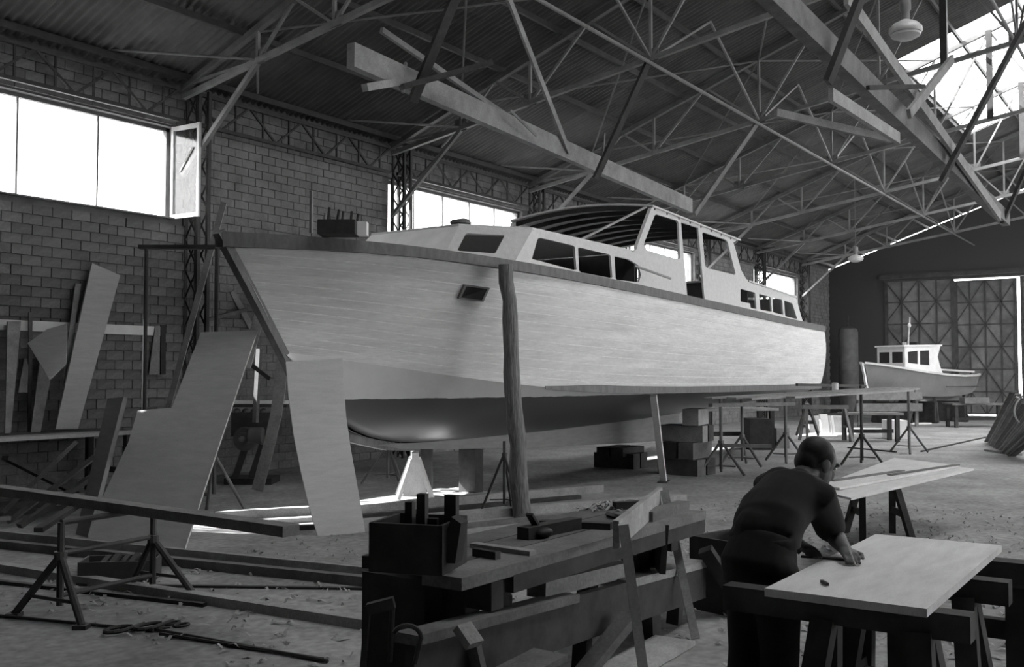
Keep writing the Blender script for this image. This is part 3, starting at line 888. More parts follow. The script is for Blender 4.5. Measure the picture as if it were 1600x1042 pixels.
# ---- enamel pendant lamps
def lamp(x, y, fwd, r, label):
    c = px(x, y, f=fwd)
    top = V((c.x, c.y, zroof(c.y) - .02))
    l = empty('pendant_lamp', c, label, 'lamp', 'pendant lamps')
    m = MB(); m.lathe(c, [(r * .93, -.02), (r, 0), (r * .98, .05), (r * .75, .10), (r * .3, .145), (r * .22, .16), (r * .2, .155), (r * .7, .09), (r * .92, .04)], 24); m.build('shade', 'lamp_enamel', l, True)
    m = MB(); m.lathe(c, [(r * .28, .14), (r * .26, .26), (r * .34, .28), (r * .34, .40), (r * .2, .42)], 16); m.build('lamp_neck', 'steel_light', l, True)
    m = MB(); m.lathe(c, [(r * .9, -.025), (r * .88, -.05), (r * .5, -.09), (.01, -.1)], 20); m.build('diffuser', 'lamp_enamel', l, True)
    m = MB(); m.tube(c + V((0, 0, .40)), top, .012, n=6); m.build('drop_rod', 'steel_mid', l)
    return l
lamp(1415, 50, 12.3, .20, 'white enamel pendant lamp hanging beside the second hoist beam')
lamp(1337, 405, 33, .25, 'small pale pendant lamp hanging before the dark end wall')

# ================================================================== LEFT WALL: BENCH AND LEANING BOARDS
zr0 = px(120, 505, v=VW - .05).z
m = MB(); m.bar(V((3.8 * K, VW - .06, zr0 - .07)), V((9.75 * K, VW - .06, zr0 - .07)), .03, .15); m.build('wall_plank', 'white_paint', None, False, 'pale plank fixed along the block wall above the bench', 'plank')
# bench
bz = .93
bv0, bv1 = 12.2 * K, 13.3 * K
bu0, bu1 = 3.8 * K, 8.55 * K
be = empty('wall_bench', ((bu0 + bu1) / 2, (bv0 + bv1) / 2, 0), 'long plank workbench standing along the block wall', 'workbench')
for k in range(3):
    w = (bv1 - bv0) / 3; q = MB(); q.box(((bu0 + bu1) / 2, bv0 + w * (k + .5), bz - .025), (bu1 - bu0, w - .01, .05)); q.build('plank', 'wood_pale' if k == 0 else 'wood_mid', be)
for u in (bu0 + .3, (bu0 + bu1) / 2, bu1 - .2):
    for v in (bv0 + .1, bv1 - .1):
        q = MB(); q.box((u, v, (bz - .05) / 2), (.09, .09, bz - .05)); q.build('leg', 'wood_dark', be)
    q = MB(); q.box((u, (bv0 + bv1) / 2, .35), (.05, bv1 - bv0 - .2, .08)); q.build('stretcher', 'wood_dark', be)
def lean(name, pix, vb, vt, zt_, zb_, thick, mt, label, cat='board', group=None):
    """board standing on the bench (v=vb) and leaning back to the wall (v=vt)"""
    a = px(*pix[0], v=vt); b = px(*pix[1], v=vt); c = px(*pix[2], v=vb)
    g, n = plane_px(a, b, c)
    return quad_board(name, [g(*p) for p in pix], thick, mt, label, cat, group)
lean('leaning_board', [(144, 411), (188, 430), (122, 670), (87, 670)], 12.85 * K, 13.35 * K, 0, 0, .03, 'ply', 'widest pale plank leaning on the block wall from the bench', 'board')
lean('leaning_board', [(118, 443), (127, 443), (104, 600), (97, 600)], 13.1 * K, 13.4 * K, 0, 0, .02, 'wood', 'narrow board behind the widest leaning plank', 'board')
lean('panel_offcut', [(43, 536), (74, 514), (103, 506), (105, 520), (103, 568), (82, 588), (77, 592)], 13.12 * K, 13.25 * K, 0, 0, .02, 'ply', 'five sided plywood offcut with scribbled marks leaning on boards', 'offcut')
lean('leaning_board', [(63, 560), (85, 560), (63, 677), (48, 677)], 13.0 * K, 13.3 * K, 0, 0, .02, 'wood', 'board with slanted edge under the five sided offcut', 'board')
lean('leaning_board', [(12, 502), (33, 502), (17, 677), (8, 677)], 12.9 * K, 13.33 * K, 0, 0, .03, 'wood', 'broad plank leaning on the wall plank at the bench corner', 'board')
lean('leaning_board', [(38, 560), (45, 560), (43, 613), (29, 613)], 13.15 * K, 13.36 * K, 0, 0, .02, 'wood', 'short tapered wedge hanging beside the five sided offcut', 'board')
lean('leaning_board', [(45, 488), (51, 488), (49, 677), (44, 677)], 13.25 * K, 13.36 * K, 0, 0, .02, 'wood_mid', 'thin upright batten behind the five sided offcut', 'batten')
lean('leaning_board', [(243, 509), (250, 509), (249, 585), (233, 585)], VW - .11, VW - .10, 0, 0, .02, 'wood', 'pale tapered wedge hung on the wall plank beside the lattice column', 'board')
lean('leaning_board', [(252, 508), (259, 508), (259, 585), (252, 585)], VW - .11, VW - .10, 0, 0, .03, 'wood_dark', 'dark narrow board hung beside the pale wedge', 'board')
# dark jumble of timbers under the bench
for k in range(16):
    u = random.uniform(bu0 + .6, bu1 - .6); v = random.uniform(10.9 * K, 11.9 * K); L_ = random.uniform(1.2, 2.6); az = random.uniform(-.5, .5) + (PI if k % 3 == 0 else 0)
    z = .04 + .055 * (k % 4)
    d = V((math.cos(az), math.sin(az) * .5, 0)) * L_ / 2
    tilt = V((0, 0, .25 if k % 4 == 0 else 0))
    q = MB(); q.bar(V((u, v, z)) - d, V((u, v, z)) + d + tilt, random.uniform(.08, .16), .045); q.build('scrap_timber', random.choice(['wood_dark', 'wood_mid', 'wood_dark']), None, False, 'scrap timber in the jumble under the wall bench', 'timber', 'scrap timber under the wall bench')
# ---- tall scaffold trestle before the bow
f_ = px(335, 803, z=0); fw = f_.x * math.cos(YAW) + f_.y * math.sin(YAW)
p1 = px(229, 386, f=fw); p2 = px(339, 386, f=fw)
tr = empty('scaffold_trestle', V(((p1.x + p2.x) / 2, (p1.y + p2.y) / 2, 0)), 'tall dark steel scaffold trestle standing before the yacht bow', 'trestle')
dr = (p2 - p1); dr.z = 0; dr.normalize()
m = MB(); m.bar(p1 - dr * .09, p2 + dr * .11, .09, .05); m.build('top_bar', 'steel_dark', tr)
for p in (p1, p2):
    b = V((p.x, p.y, 0))
    m = MB(); m.tube(b + V((0, 0, .25)), p, .026); m.build('pole', 'steel_dark', tr)
    for k in range(3):
        an = YAW + 2 * PI * k / 3 + .5; q = MB(); q.tube(b + V((0, 0, .75)), b + V((.42 * math.cos(an), .42 * math.sin(an), .01)), .022); q.build('leg', 'steel_mid', tr)
# long pale batten leaning past the bow
a = px(222, 790, z=0); b = px(350, 316, f=fw + .35)
stick('leaning_batten', a + V((0, 0, .03)), b, .075, .03, 'wood', 'long pale batten leaning past the yacht bow', 'batten', up=_F)
# ---- big stepped plywood template
A = px(134, 853, z=0); B = px(285, 868, z=0); C = px(395, 516, f=11.6)
g, n = plane_px(A, B, C)
outl = [(314, 519), (402, 516), (343, 692), (285, 868), (134, 853), (161, 775), (200, 692), (215, 641), (268, 637)]
quad_board('plywood_template', [g(*p) for p in outl], .018, 'ply', 'big stepped plywood template leaning before the scaffold trestle', 'plywood')
A = px(118, 835, z=0); B = px(137, 839, z=0); C = px(192, 622, f=11.0)
g, n = plane_px(A, B, C)
quad_board('leaning_post', [g(*p) for p in [(168, 623), (193, 620), (137, 839), (118, 835)]], .05, 'ply_dark', 'dark thick board leaning beside the stepped plywood template', 'board')
A = px(226, 690, f=10.9)
# ---- curved plywood template at the forefoot
A = px(497, 838, z=0); B = px(571, 832, z=0); C = px(490, 562, f=11.3)
g, n = plane_px(A, B, C)
outl = [(447, 565), (535, 559), (537, 600), (541, 650), (548, 700), (560, 768), (571, 832), (497, 838), (484, 795), (470, 735), (459, 680), (451, 620)]
quad_board('plywood_template', [g(*p) for p in outl], .018, 'ply', 'tall plywood template with a curved edge leaning at the yacht forefoot', 'plywood')
# ---- machine on the far side of the bow
mp_ = px(388, 757, z=0)
mc = empty('band_machine', mp_, 'dark cast iron machine with a round wheel under a pale plank', 'machine')
Rm = Matrix.Rotation(YAW - PI / 2, 3, 'Z')
def mpt(x, y, z): return mp_ + Rm @ V((x, y, z))
m = MB(); m.box(mpt(0, .25, .05), (.75, .6, .10), m=Rm); m.build('base', 'iron', mc)
for x in (-.16, .1):
    m = MB(); m.bar(mpt(x - .08, .1, .1), mpt(x + .08, .15, .62), .1, .1); m.build('leg', 'iron', mc)
m = MB(); m.box(mpt(.05, .3, .95), (.7, .5, .38), m=Rm); m.build('body', 'steel_dark', mc)
hub = mpt(-.09, -.02, .72)
ax_ = Rm @ V((-.25, -1, 0))
m = MB(); m.lathe(hub, [(.02, 0), (.10, .0), (.11, .02), (.185, .02), (.195, .05), (.195, .1), (.02, .1)], 28, axis=-ax_); wh = m.build('wheel', 'steel_mid', mc, True)
m = MB(); m.lathe(hub, [(.045, 0), (.045, .06), (.02, .08)], 14, axis=ax_); m.build('hub', 'steel_light', wh, True)
m = MB(); m.lathe(mpt(.12, .0, .78), [(.1, -.12), (.13, -.1), (.13, .1), (.1, .12)], 16, axis=Rm @ V((1, 0, 0))); m.build('motor', 'steel_mid', mc, True)
for k in range(4):
    m = MB(); m.ell(mpt(-.22 + .14 * k, .1, 1.16), (.06, .06, .05)); m.build('knob', 'steel_mid', mc, True)
m = MB(); m.box(mpt(.12, .2, 1.25), (.95, .4, .05), m=Rm); m.build('table', 'steel_dark', mc)
m = MB(); m.box(mpt(.14, .14, 1.305), (1.0, .3, .05), m=Rm); m.build('machine_plank', 'white_paint', None, False, 'bright pale plank lying on the machine table', 'plank')  # white colour stands in for sunlight on the plank
# crooked pieces about the machine
m = MB(); cur = [(402, 768, 15.0), (410, 735, 15.0), (422, 690, 15.0), (431, 650, 15.0), (437, 610, 15.0), (441, 560, 15.0)]
pts = [px(x, y, f=f0) for x, y, f0 in cur]; pts[0].z = .02
for p, q in zip(pts[:-1], pts[1:]): m.bar(p, q, .17, .04, _F)
m.build('curved_rib', 'wood', None, False, 'curved pale timber rib standing behind the yacht stem', 'timber')
m = MB()
for p, q in zip([(384, 572), (395, 530)], [(395, 530), (408, 486)]): m.bar(px(*p, f=12.4), px(*q, f=12.2), .13, .03, _F)
q_ = m.build('leaning_board', 'wood', None, False, 'bent pale board leaning under the yacht stem', 'board')
stick('strut', px(390, 568, f=13.0), px(422, 592, f=13.0), .05, .05, 'iron', 'short dark iron bar tilted under the stem', 'bar')
stick('strut', px(399, 660, f=14.2), px(405, 545, f=14.2), .08, .05, 'wood_mid', 'upright grey timber behind the machine plank', 'timber')
stick('shelf_timber', px(338, 460, f=17.5), px(405, 477, f=17.9), .06, .08, 'wood_mid', 'thin timber slanting by the block wall behind the bow', 'timber')
stick('shelf_timber', px(362, 455, f=17.6), px(392, 512, f=17.8), .08, .1, 'wood', 'short pale timber standing by the wall behind the bow', 'timber')
stick('shelf_timber', px(305, 505, f=17.0), px(385, 484, f=17.7), .05, .06, 'wood_mid', 'grey lath lying against the wall behind the scaffold trestle', 'timber')
# ---- steel trestles and sawhorses under the yacht
def sawhorse(name, c, az, h, L_, mt, label, group=None, spread=.28, bw=.1, plate=False):
    r = empty(name, V((c[0], c[1], 0)), label, 'sawhorse', group)
    d = V((math.cos(az), math.sin(az), 0)); s = V((-d.y, d.x, 0)); c = V((c[0], c[1], 0))
    m = MB(); m.bar(c - d * L_ / 2 + V((0, 0, h - .05)), c + d * L_ / 2 + V((0, 0, h - .05)), bw, .1); m.build('top_beam', mt, r)
    for e in (-1, 1):
        for k in (-1, 1):
            q = MB(); q.bar(c + d * e * (L_ / 2 - .10) + s * k * .05 + V((0, 0, h - .10)), c + d * e * (L_ / 2 - .02) + s * k * spread + V((0, 0, .02)), .07, .05); q.build('leg', mt, r)
        if plate:
            q = MB(); p = c + d * e * (L_ / 2 - .05); q.prism([p + s * .07 + V((0, 0, h - .1)), p - s * .07 + V((0, 0, h - .1)), p - s * .17 + V((0, 0, .06)), p + s * .17 + V((0, 0, .06))], d * .02); q.build('end_board', mt, r)
        else:
            q = MB(); p = c + d * e * (L_ / 2 - .07); q.bar(p - s * spread * .6 + V((0, 0, h * .42)), p + s * spread * .6 + V((0, 0, h * .42)), .03, .07); q.build('brace', mt, r)
    return r
p = px(648, 778, z=0)
sawhorse('sawhorse', (p.x, p.y), YAW + .12, .66, .62, 'wood_pale', 'pale wooden sawhorse standing under the yacht forefoot', spread=.24, plate=True)
p = px(672, 770, z=0)
q = MB(); q.box((p.x + .1, p.y + .15, .32), (.16, .16, .64), .5); q.build('keel_block', 'wood_dark', None, False, 'dark upright block under the keel beside the pale sawhorse', 'block')
def tripod(c, h, r0, mt, name='tripod_stand', label=None, group=None, cat='stand', spread=.34, zc=.45, ang0=.3):
    r = empty(name, V((c[0], c[1], 0)), label, cat, group)
    c = V((c[0], c[1], 0))
    m = MB(); m.tube(c + V((0, 0, .10)), c + V((0, 0, h)), r0); m.build('pole', mt, r)
    m = MB(); m.tube(c + V((0, 0, zc - .05)), c + V((0, 0, zc + .05)), r0 * 1.7); m.build('collar', mt, r)
    for k in range(3):
        a = ang0 + 2 * PI * k / 3; d = V((math.cos(a), math.sin(a), 0))
        q = MB(); q.tube(c + V((0, 0, zc)) + d * r0, c + d * spread + V((0, 0, .02)), r0 * .8); q.build('leg', mt, r)
        q = MB(); q.tube(c + V((0, 0, .16)), c + d * spread * .62 + V((0, 0, .16)), r0 * .45, n=6); q.build('spacer', mt, r)
    return r
p = px(606, 757, z=0); tripod((p.x, p.y), .68, .025, 'steel_mid', label='steel tripod stand behind the pale sawhorse under the yacht', spread=.42, zc=.6)
p = px(788, 800, z=0); tripod((p.x, p.y), .9, .02, 'steel_dark', label='thin dark tripod stand beside the bark covered log', spread=.3, zc=.7)
# white sheets standing in for the sunlit floor past the pale sawhorse
for k, (x0, x1, y) in enumerate(((694, 728, 765), (700, 762, 771))):
    a = px(x0, y + 3, z=.02); b = px(x1, y - 2, z=.02)
    stick('offcut_sheet', a, b, .28, .02, 'white_paint', ['short white offcut board lying past the pale sawhorse', 'longer white offcut board lying past the pale sawhorse'][k], 'offcut')
# ---- timbers lying on the floor
def lying(x0, y0, x1, y1, w, h, mt, label, z=0.0, name='floor_timber', group=None, cat='timber'):
    a = px(x0, y0, z=z); b = px(x1, y1, z=z)
    return stick(name, a + V((0, 0, h / 2)), b + V((0, 0, h / 2)), w, h, mt, label, cat, group)
lying(540, 803, 938, 768, .16, .11, 'wood', 'long squared timber on the floor below the yacht, past the tool box')
lying(545, 812, 905, 779, .10, .05, 'wood_dark', 'dark plank beside the long squared timber on the floor')
lying(552, 826, 1068, 783, .15, .10, 'wood', 'longest pale timber on the floor behind the foreground bench')
lying(600, 838, 1045, 792, .1, .05, 'wood_mid', 'grey batten on the floor nearest behind the foreground bench')
lying(335, 812, 492, 803, .14, .10, 'wood_mid', 'rough timber lying between the two plywood templates')
lying(375, 822, 500, 814, .10, .06, 'wood', 'slimmer timber lying between the two plywood templates')
lying(395, 831, 500, 826, .12, .05, 'wood_dark', 'dark board lying between the two plywood templates')
lying(-60, 850, 600, 918, .09, .08, 'wood_mid', 'long rail timber lying on the floor behind the steel trestle', name='floor_rail')
lying(-60, 838, 590, 906, .05, .10, 'wood', 'thin pale batten beside the long rail timber', name='floor_rail')
lying(-80, 879, 625, 990, .10, .07, 'wood', 'thick pale rail running under the steel trestle', name='floor_rail')
lying(-60, 905, 320, 948, .05, .03, 'iron', 'thin iron bar lying under the steel trestle feet', name='iron_bar')
lying(120, 915, 600, 922, .04, .02, 'iron', 'slim iron rod lying across the floor before the rails', name='iron_bar')
for k, (x0, y0, x1, y1) in enumerate(((-40, 958, 240, 985), (235, 982, 512, 1033), (250, 990, 505, 1030))):
    a = px(x0, y0, z=.015); b = px(x1, y1, z=.015)
    q = MB(); q.tube(a, b, .012, n=6); q.build('iron_rod', 'iron', None, False, ['iron rod lying before the steel trestle', 'pair of long iron rods on the floor, upper', 'pair of long iron rods on the floor, lower'][k], 'rod')
for k, (x, y) in enumerate(((185, 990), (232, 985))):
    p = px(x, y, z=0); r = empty('clamp', p, ['small iron clamp by the trestle foot', 'iron clamp at the end of the rods'][k], 'clamp')
    pts = [p + V((.1 * math.cos(a), .06 * math.sin(a), .03)) for a in [i * .5 for i in range(11)]]
    q = MB(); q.path(pts, .014, 6); q.build('clamp_frame', 'iron', r)
    q = MB(); q.tube(p + V((.02, -.05, .03)), p + V((.2, .0, .03)), .012, n=6); q.build('screw', 'iron', r)
p = px(265, 981, z=0); r = empty('shears', p, 'large iron tongs lying by the rods', 'tongs')
for k in (0, 1):
    pts = [p + V((.06 + .06 * math.cos(a), .05 * (1 if k else -1) + .035 * math.sin(a), .015)) for a in [i * .7 for i in range(10)]]
    q = MB(); q.path(pts, .009, 6); q.build('handle', 'iron', r)
q = MB(); q.bar(p, p + V((-.15, .05, .01)), .03, .015); q.build('blade', 'iron', r)
# dark box under the steel trestle
p = px(188, 905, z=0); r = empty('scrap_box', p, 'dark open metal box of scrap under the steel trestle', 'box')
Rb = Matrix.Rotation(YAW - PI / 2 + .15, 3, 'Z')
for (x, y, sx, sy) in ((0, -.16, .6, .015), (0, .16, .6, .015), (-.3, 0, .015, .32), (.3, 0, .015, .32)):
    q = MB(); q.box(p + Rb @ V((x, y, .09)), (sx, sy, .18), m=Rb); q.build('box_side', 'steel_dark', r)
q = MB(); q.box(p + Rb @ V((0, 0, .012)), (.6, .32, .02), m=Rb); q.build('box_bottom', 'steel_dark', r)
for k in range(5):
    q = MB(); q.bar(p + Rb @ V((-.2 + .08 * k, -.1, .05)), p + Rb @ V((-.12 + .08 * k, .12, .17 + .02 * (k % 2))), .05, .04); q.build('scrap_piece', 'iron', None, False, 'scrap piece heaped in the dark metal box', 'scrap', 'scrap in the metal box')
# ---- foreground steel trestle with its beam
t1 = px(93, 968, z=0); t2 = px(238, 932, z=0)
z1 = px(91, 816, f=(t1.x * math.cos(YAW) + t1.y * math.sin(YAW))).z
tr = empty('steel_trestle', (t1 + t2) / 2, 'dark steel trestle on two tripods in the open floor carrying a beam', 'trestle')
dt = (t2 - t1).normalized(); sd = V((-dt.y, dt.x, 0))
for c, sgn in ((t1, -1), (t2, 1)):
    m = MB(); m.tube(c + V((0, 0, .10)), c + V((0, 0, z1)), .026); m.build('pole', 'steel_dark', tr)
    m = MB(); m.tube(c + V((0, 0, z1 * .62)), c + V((0, 0, z1 * .70)), .045, n=10); m.build('collar', 'steel_dark', tr)
    for k in (-1, 1):
        foot = c + sd * k * .36 + dt * sgn * .10 + V((0, 0, .02))
        q = MB(); q.tube(c + V((0, 0, z1 * .66)), foot, .028); lg = q.build('leg', 'steel_dark', tr)
        q = MB(); q.box(foot + V((0, 0, -.005)), (.09, .09, .03), YAW); q.build('foot', 'steel_dark', lg)
    q = MB(); q.tube(c + V((0, 0, .16)) + sd * -.27 + dt * sgn * .07, c + V((0, 0, .16)) + sd * .27 + dt * sgn * .07, .014, n=6); q.build('spacer', 'steel_dark', tr)
for z, r0 in ((z1, .022), (z1 * .68, .018), (.17, .018)):
    m = MB(); m.tube(t1 + V((0, 0, z)), t2 + V((0, 0, z)), r0); m.build('rail', 'steel_dark', tr)
a = px(-60, 757, z=z1 + .055); b = px(455, 829, z=z1 + .055)
stick('trestle_beam', a, b, .14, .07, 'wood_mid', 'long heavy plank resting on the foreground steel trestle', 'plank')

# poles heaped against the wall bench
for k, (x0, y0, x1, y1) in enumerate(((14, 815, 150, 712), (30, 822, 158, 735), (5, 800, 120, 690), (60, 828, 165, 760), (20, 770, 128, 775), (8, 715, 132, 778))):
    a = px(x0, y0, z=.05 + .05 * k) if k < 5 else px(x0, y0, f=11.9); b = px(x1, y1, f=11.6 + .15 * k) if k < 5 else px(x1, y1, z=.1)
    stick('scrap_pole', a, b, .09, .05, ['wood_mid', 'wood_dark'][k % 2], 'long pole in the heap tipped against the wall bench', 'timber', 'poles tipped against the wall bench')
# ================================================================== FOREGROUND PLANK BENCH
BZ = .80
bu0, bu1, bv0, bv1 = 3.72, 6.5, 2.86, 3.62
fb = empty('plank_bench', ((bu0 + bu1) / 2, (bv0 + bv1) / 2, 0), 'low plank bench carrying the tool box in the open floor', 'workbench')
nb = 3; w = (bv1 - bv0) / nb
for k in range(nb):
    q = MB(); q.box(((bu0 + bu1) / 2 + (.0, .16, .28)[k], bv0 + w * (k + .5), BZ - .03), (bu1 - bu0, w - .012, .06)); q.build('plank', 'wood_mid', fb)
q = MB(); q.box(((bu0 + bu1) / 2 + .2, bv0 + .03, BZ - .10), (bu1 - bu0 - .45, .05, .09)); q.build('apron', 'wood_dark', fb)
for u in (bu0 + .32, bu1 - .45):
    q = MB(); q.box((u, (bv0 + bv1) / 2, BZ - .14), (.1, bv1 - bv0 - .06, .14)); q.build('bearer', 'wood_dark', fb)
    for v, s in ((bv0 + .24, -.3), (bv1 - .12, 1)):
        q = MB(); q.bar((u, v, BZ - .10), (u + .05 * s, v + s * .12, .0), .10, .12, V((1, 0, 0))); q.build('leg', 'wood_dark', fb)
        q = MB(); q.bar((u + .03, v + s * .02, BZ - .2), (u + .55, v, BZ - .1), .06, .08) if u < 5 else q.bar((u - .03, v + s * .02, BZ - .45), (u - .4, v, BZ - .1), .06, .08); q.build('brace', 'wood_dark', fb)
# heavy cupboard-like block under the near end
q = MB(); q.box((bu0 + .30, 3.40, .37), (.36, .42, .72)); q.build('end_block', 'wood_dark', fb)
# tool box
tb0 = px(576, 893, z=BZ); tb1 = px(691, 900, z=BZ); tb2 = px(738, 885, z=BZ)
dx = (tb1 - tb0); tw = dx.length; dx.normalize(); dy = V((-dx.y, dx.x, 0)); td = .36; th_ = .235
tbx = empty('tool_box', tb0 + dx * tw / 2 + dy * td / 2, 'dark open wooden tool box on the near end of the plank bench', 'box')
def tp(x, y, z): return tb0 + dx * x + dy * y + V((0, 0, z))
Rt = Matrix((dx, dy, V((0, 0, 1)))).transposed()
for (x, y, sx, sy) in ((tw / 2, .01, tw, .02), (tw / 2, td - .01, tw, .02), (.01, td / 2, .02, td), (tw - .01, td / 2, .02, td)):
    q = MB(); q.box(tp(x, y, th_ / 2), (sx, sy, th_), m=Rt); q.build('box_side', 'wood_dark', tbx)
q = MB(); q.box(tp(tw / 2, td / 2, .012), (tw - .02, td - .02, .02), m=Rt); q.build('box_bottom', 'wood_dark', tbx)
q = MB(); q.path([tp(tw + .006, td * .5 + .03 * math.cos(a), .12 + .07 * math.sin(a)) for a in [-.6 + .4 * i for i in range(11)]], .007, 6); q.build('rope_handle', 'wood', tbx)
q = MB(); q.box(tp(-.02, .05, .04), (.05, .06, .06), m=Rt); q.build('corner_knob', 'iron', tbx)
tools = [(.06, .15, .16, .05, .05), (.13, .2, .14, .03, .03), (.19, .22, .33, .045, .05), (.27, .16, .22, .05, .03), (.345, .22, .33, .06, .05), (.10, .28, .28, .04, .05)]
for x, y, h, a, b in tools:
    q = MB(); q.box(tp(x, y, .025 + h / 2), (a, b, h), m=Rt)
    q.build('hand_tool', 'tool_dark', None, False, 'dark tool handle standing in the open tool box', 'tool', 'tools in the bench tool box')
q = MB(); q.prism([tp(.33, .06, .05), tp(.40, .06, .27), tp(.45, .06, .24), tp(.42, .06, .05)], dy * .1); q.build('plane_stock', 'tool_dark', None, False, 'slanted dark wedge shaped tool in the open tool box', 'tool')
# things on the bench
def on_bench(x0, y0, x1, y1, w, h, mt, label, name, z=BZ, cat='tool'):
    a = px(x0, y0, z=z + h / 2); b = px(x1, y1, z=z + h / 2)
    return stick(name, a, b, w, h, mt, label, cat)
on_bench(739, 851, 833, 864, .06, .025, 'wood', 'flat pale batten on the bench beside the tool box', 'batten', cat='batten')
on_bench(742, 862, 778, 868, .04, .04, 'tool_dark', 'short dark tool handle lying by the tool box', 'hand_tool')
a = px(817, 843, z=BZ); b = px(900, 826, z=BZ)
pl = empty('wood_plane', (a + b) / 2, 'long wooden jack plane lying on the bench', 'plane')
q = MB(); q.bar(a + V((0, 0, .035)), b + V((0, 0, .035)), .085, .07); q.build('stock', 'wood_dark', pl)
dd = (b - a).normalized()
q = MB(); q.bar(a + dd * .12 + V((0, 0, .07)), a + dd * .06 + V((0, 0, .14)), .05, .015, dd); q.build('iron', 'iron', pl)
q = MB(); q.ell((a + b) / 2 - dd * .14 + V((0, -.06, .03)), (.07, .04, .03)); q.build('handle', 'tool_dark', pl, True)
on_bench(845, 817, 955, 822, .07, .04, 'wood_dark', 'dark square stick lying askew on the bench', 'stick', cat='stick')
on_bench(960, 790, 1012, 787, .06, .05, 'wood_dark', 'short dark offcut near the far end of the bench', 'offcut', cat='offcut')
q = MB(); q.path([px(950 + 45 * i / 8, 803 + 5 * math.sin(PI * i / 8), z=BZ + .02) for i in range(9)], .02, 6); q.build('curved_tool', 'tool_dark', None, True, 'dark curved drawknife on the bench among shavings', 'tool')
# A-frame trestle with two pale legs leaning before the bench
ta = px(964, 834, z=.88); tb_ = px(1030, 779, z=.88)
tr = empty('batten_trestle', px(1040, 1010, z=0), 'pale two legged batten frame with a plank head before the bench', 'frame')
q = MB(); q.bar(ta - (tb_ - ta) * .02, tb_ + (tb_ - ta) * .03, .035, .15); q.build('head_plank', 'wood', tr)
e1 = px(1008, 1075, z=0); e2 = px(1087, 1003, z=0)
for t_, e in ((ta, e1), (tb_, e2)):
    up = V((0, 0, .06)); q = MB(); q.bar(t_ + up + V((-.02, -.05, 0)), e + V((0, 0, .02)), .055, .025, _F); q.build('leg', 'wood_pale' if e is e1 else 'wood', tr)
stick('shadow_beam', px(1010, 815, z=.80), px(1068, 797, z=.80), .09, .13, 'wood_mid', 'beam end jutting beyond the pale two legged frame', 'timber')  # end of a timber in one even wood tone
# lower long trough bench before it
TZ = .5
tr = empty('timber_trough', (4.7, 2.62, 0), 'long heavy timber trough with a thick side board before the plank bench', 'trough')
a = px(640, 992, z=.62); b = px(1098, 876, v=3.0)
d = (b - a).normalized(); s = V((-d.y, d.x, 0))
q = MB(); q.bar(a + V((0, 0, -.15)), b + V((0, 0, -.13)), .05, .26); q.build('side_board', 'wood_dark', tr)
q = MB(); q.bar(a + d * .0 + s * .02 + V((0, 0, -.02)), a.lerp(b, .43) + s * .02 + V((0, 0, -.02)), .13, .045); q.build('top_rail', 'wood_mid', tr)
q = MB(); q.bar(a.lerp(b, .62) + V((0, 0, -.02)) + s * .1, b + V((0, 0, -.02)) + s * .1, .26, .05); q.build('top_plank', 'wood', tr)
for t_ in (.08, .5, .9):
    p = a.lerp(b, t_); q = MB(); q.bar(p + s * .05 + V((0, 0, -.05)), V((p.x, p.y, 0.02)) + s * .08, .09, .07, d); q.build('leg', 'wood_dark', tr)
for t_ in (.12,):
    p = a.lerp(b, t_); q = MB(); q.bar(p - s * .05 + V((0, 0, -.08)), V((p.x, p.y, 0.02)) - s * .10 + d * .12, .06, .04, d); q.build('front_leg', 'wood_mid', tr)
q = MB(); q.bar(V((b.x, b.y, 0)) - d * .08 - s * .05 + V((0, 0, .5)), V((b.x, b.y, 0.02)) + d * .25 - s * .25, .10, .06, d); q.build('front_leg', 'wood_dark', tr)
o_ = a.lerp(b, .43)
stick('trough_timber', px(838, 920, v=3.02), px(970, 888, v=3.06), .12, .09, 'wood', 'squared timber lying on the trough edge', 'timber')
stick('tilted_board', px(1055, 1000, z=.02), px(900, 1085, z=.02), .28, .03, 'wood', 'pale board lying on the floor before the trough', 'board')
stick('tilted_board', px(905, 1060, z=.05), px(985, 962, f=5.9), .12, .05, 'wood_mid', 'short board tilted against the trough side', 'board')
stick('tilted_board', px(760, 1075, f=4.5), px(860, 1022, f=4.9), .2, .03, 'wood_mid', 'rough board sloping out low before the trough', 'board')
q_ = stick('cross_block', px(722, 978, f=4.45), px(742, 1008, f=4.4), .09, .04, 'wood', 'small pale block nailed on the trough side', 'block')
# small wedge stack between trough and bench
on = px(800, 945, v=2.95); m = MB(); m.box(on + V((0, .08, .03)), (.16, .12, .05), .7); m.build('wedge', 'wood', None, False, 'small wooden wedge lying on the trough rail', 'wedge')
# dark dovetailed plank ends hung under the bench end
stick('hanging_board', px(1035, 815, f=6.6), px(1030, 890, f=6.6), .30, .04, 'wood_dark', 'dark board hanging under the far end of the bench', 'board', up=_R)
m = MB(); p = px(938, 894, z=0); m.box(V((p.x, p.y, .11)), (.42, .34, .22), .3); m.build('dark_crate', 'wood_dark', None, False, 'dark box standing on the floor behind the bench', 'box')
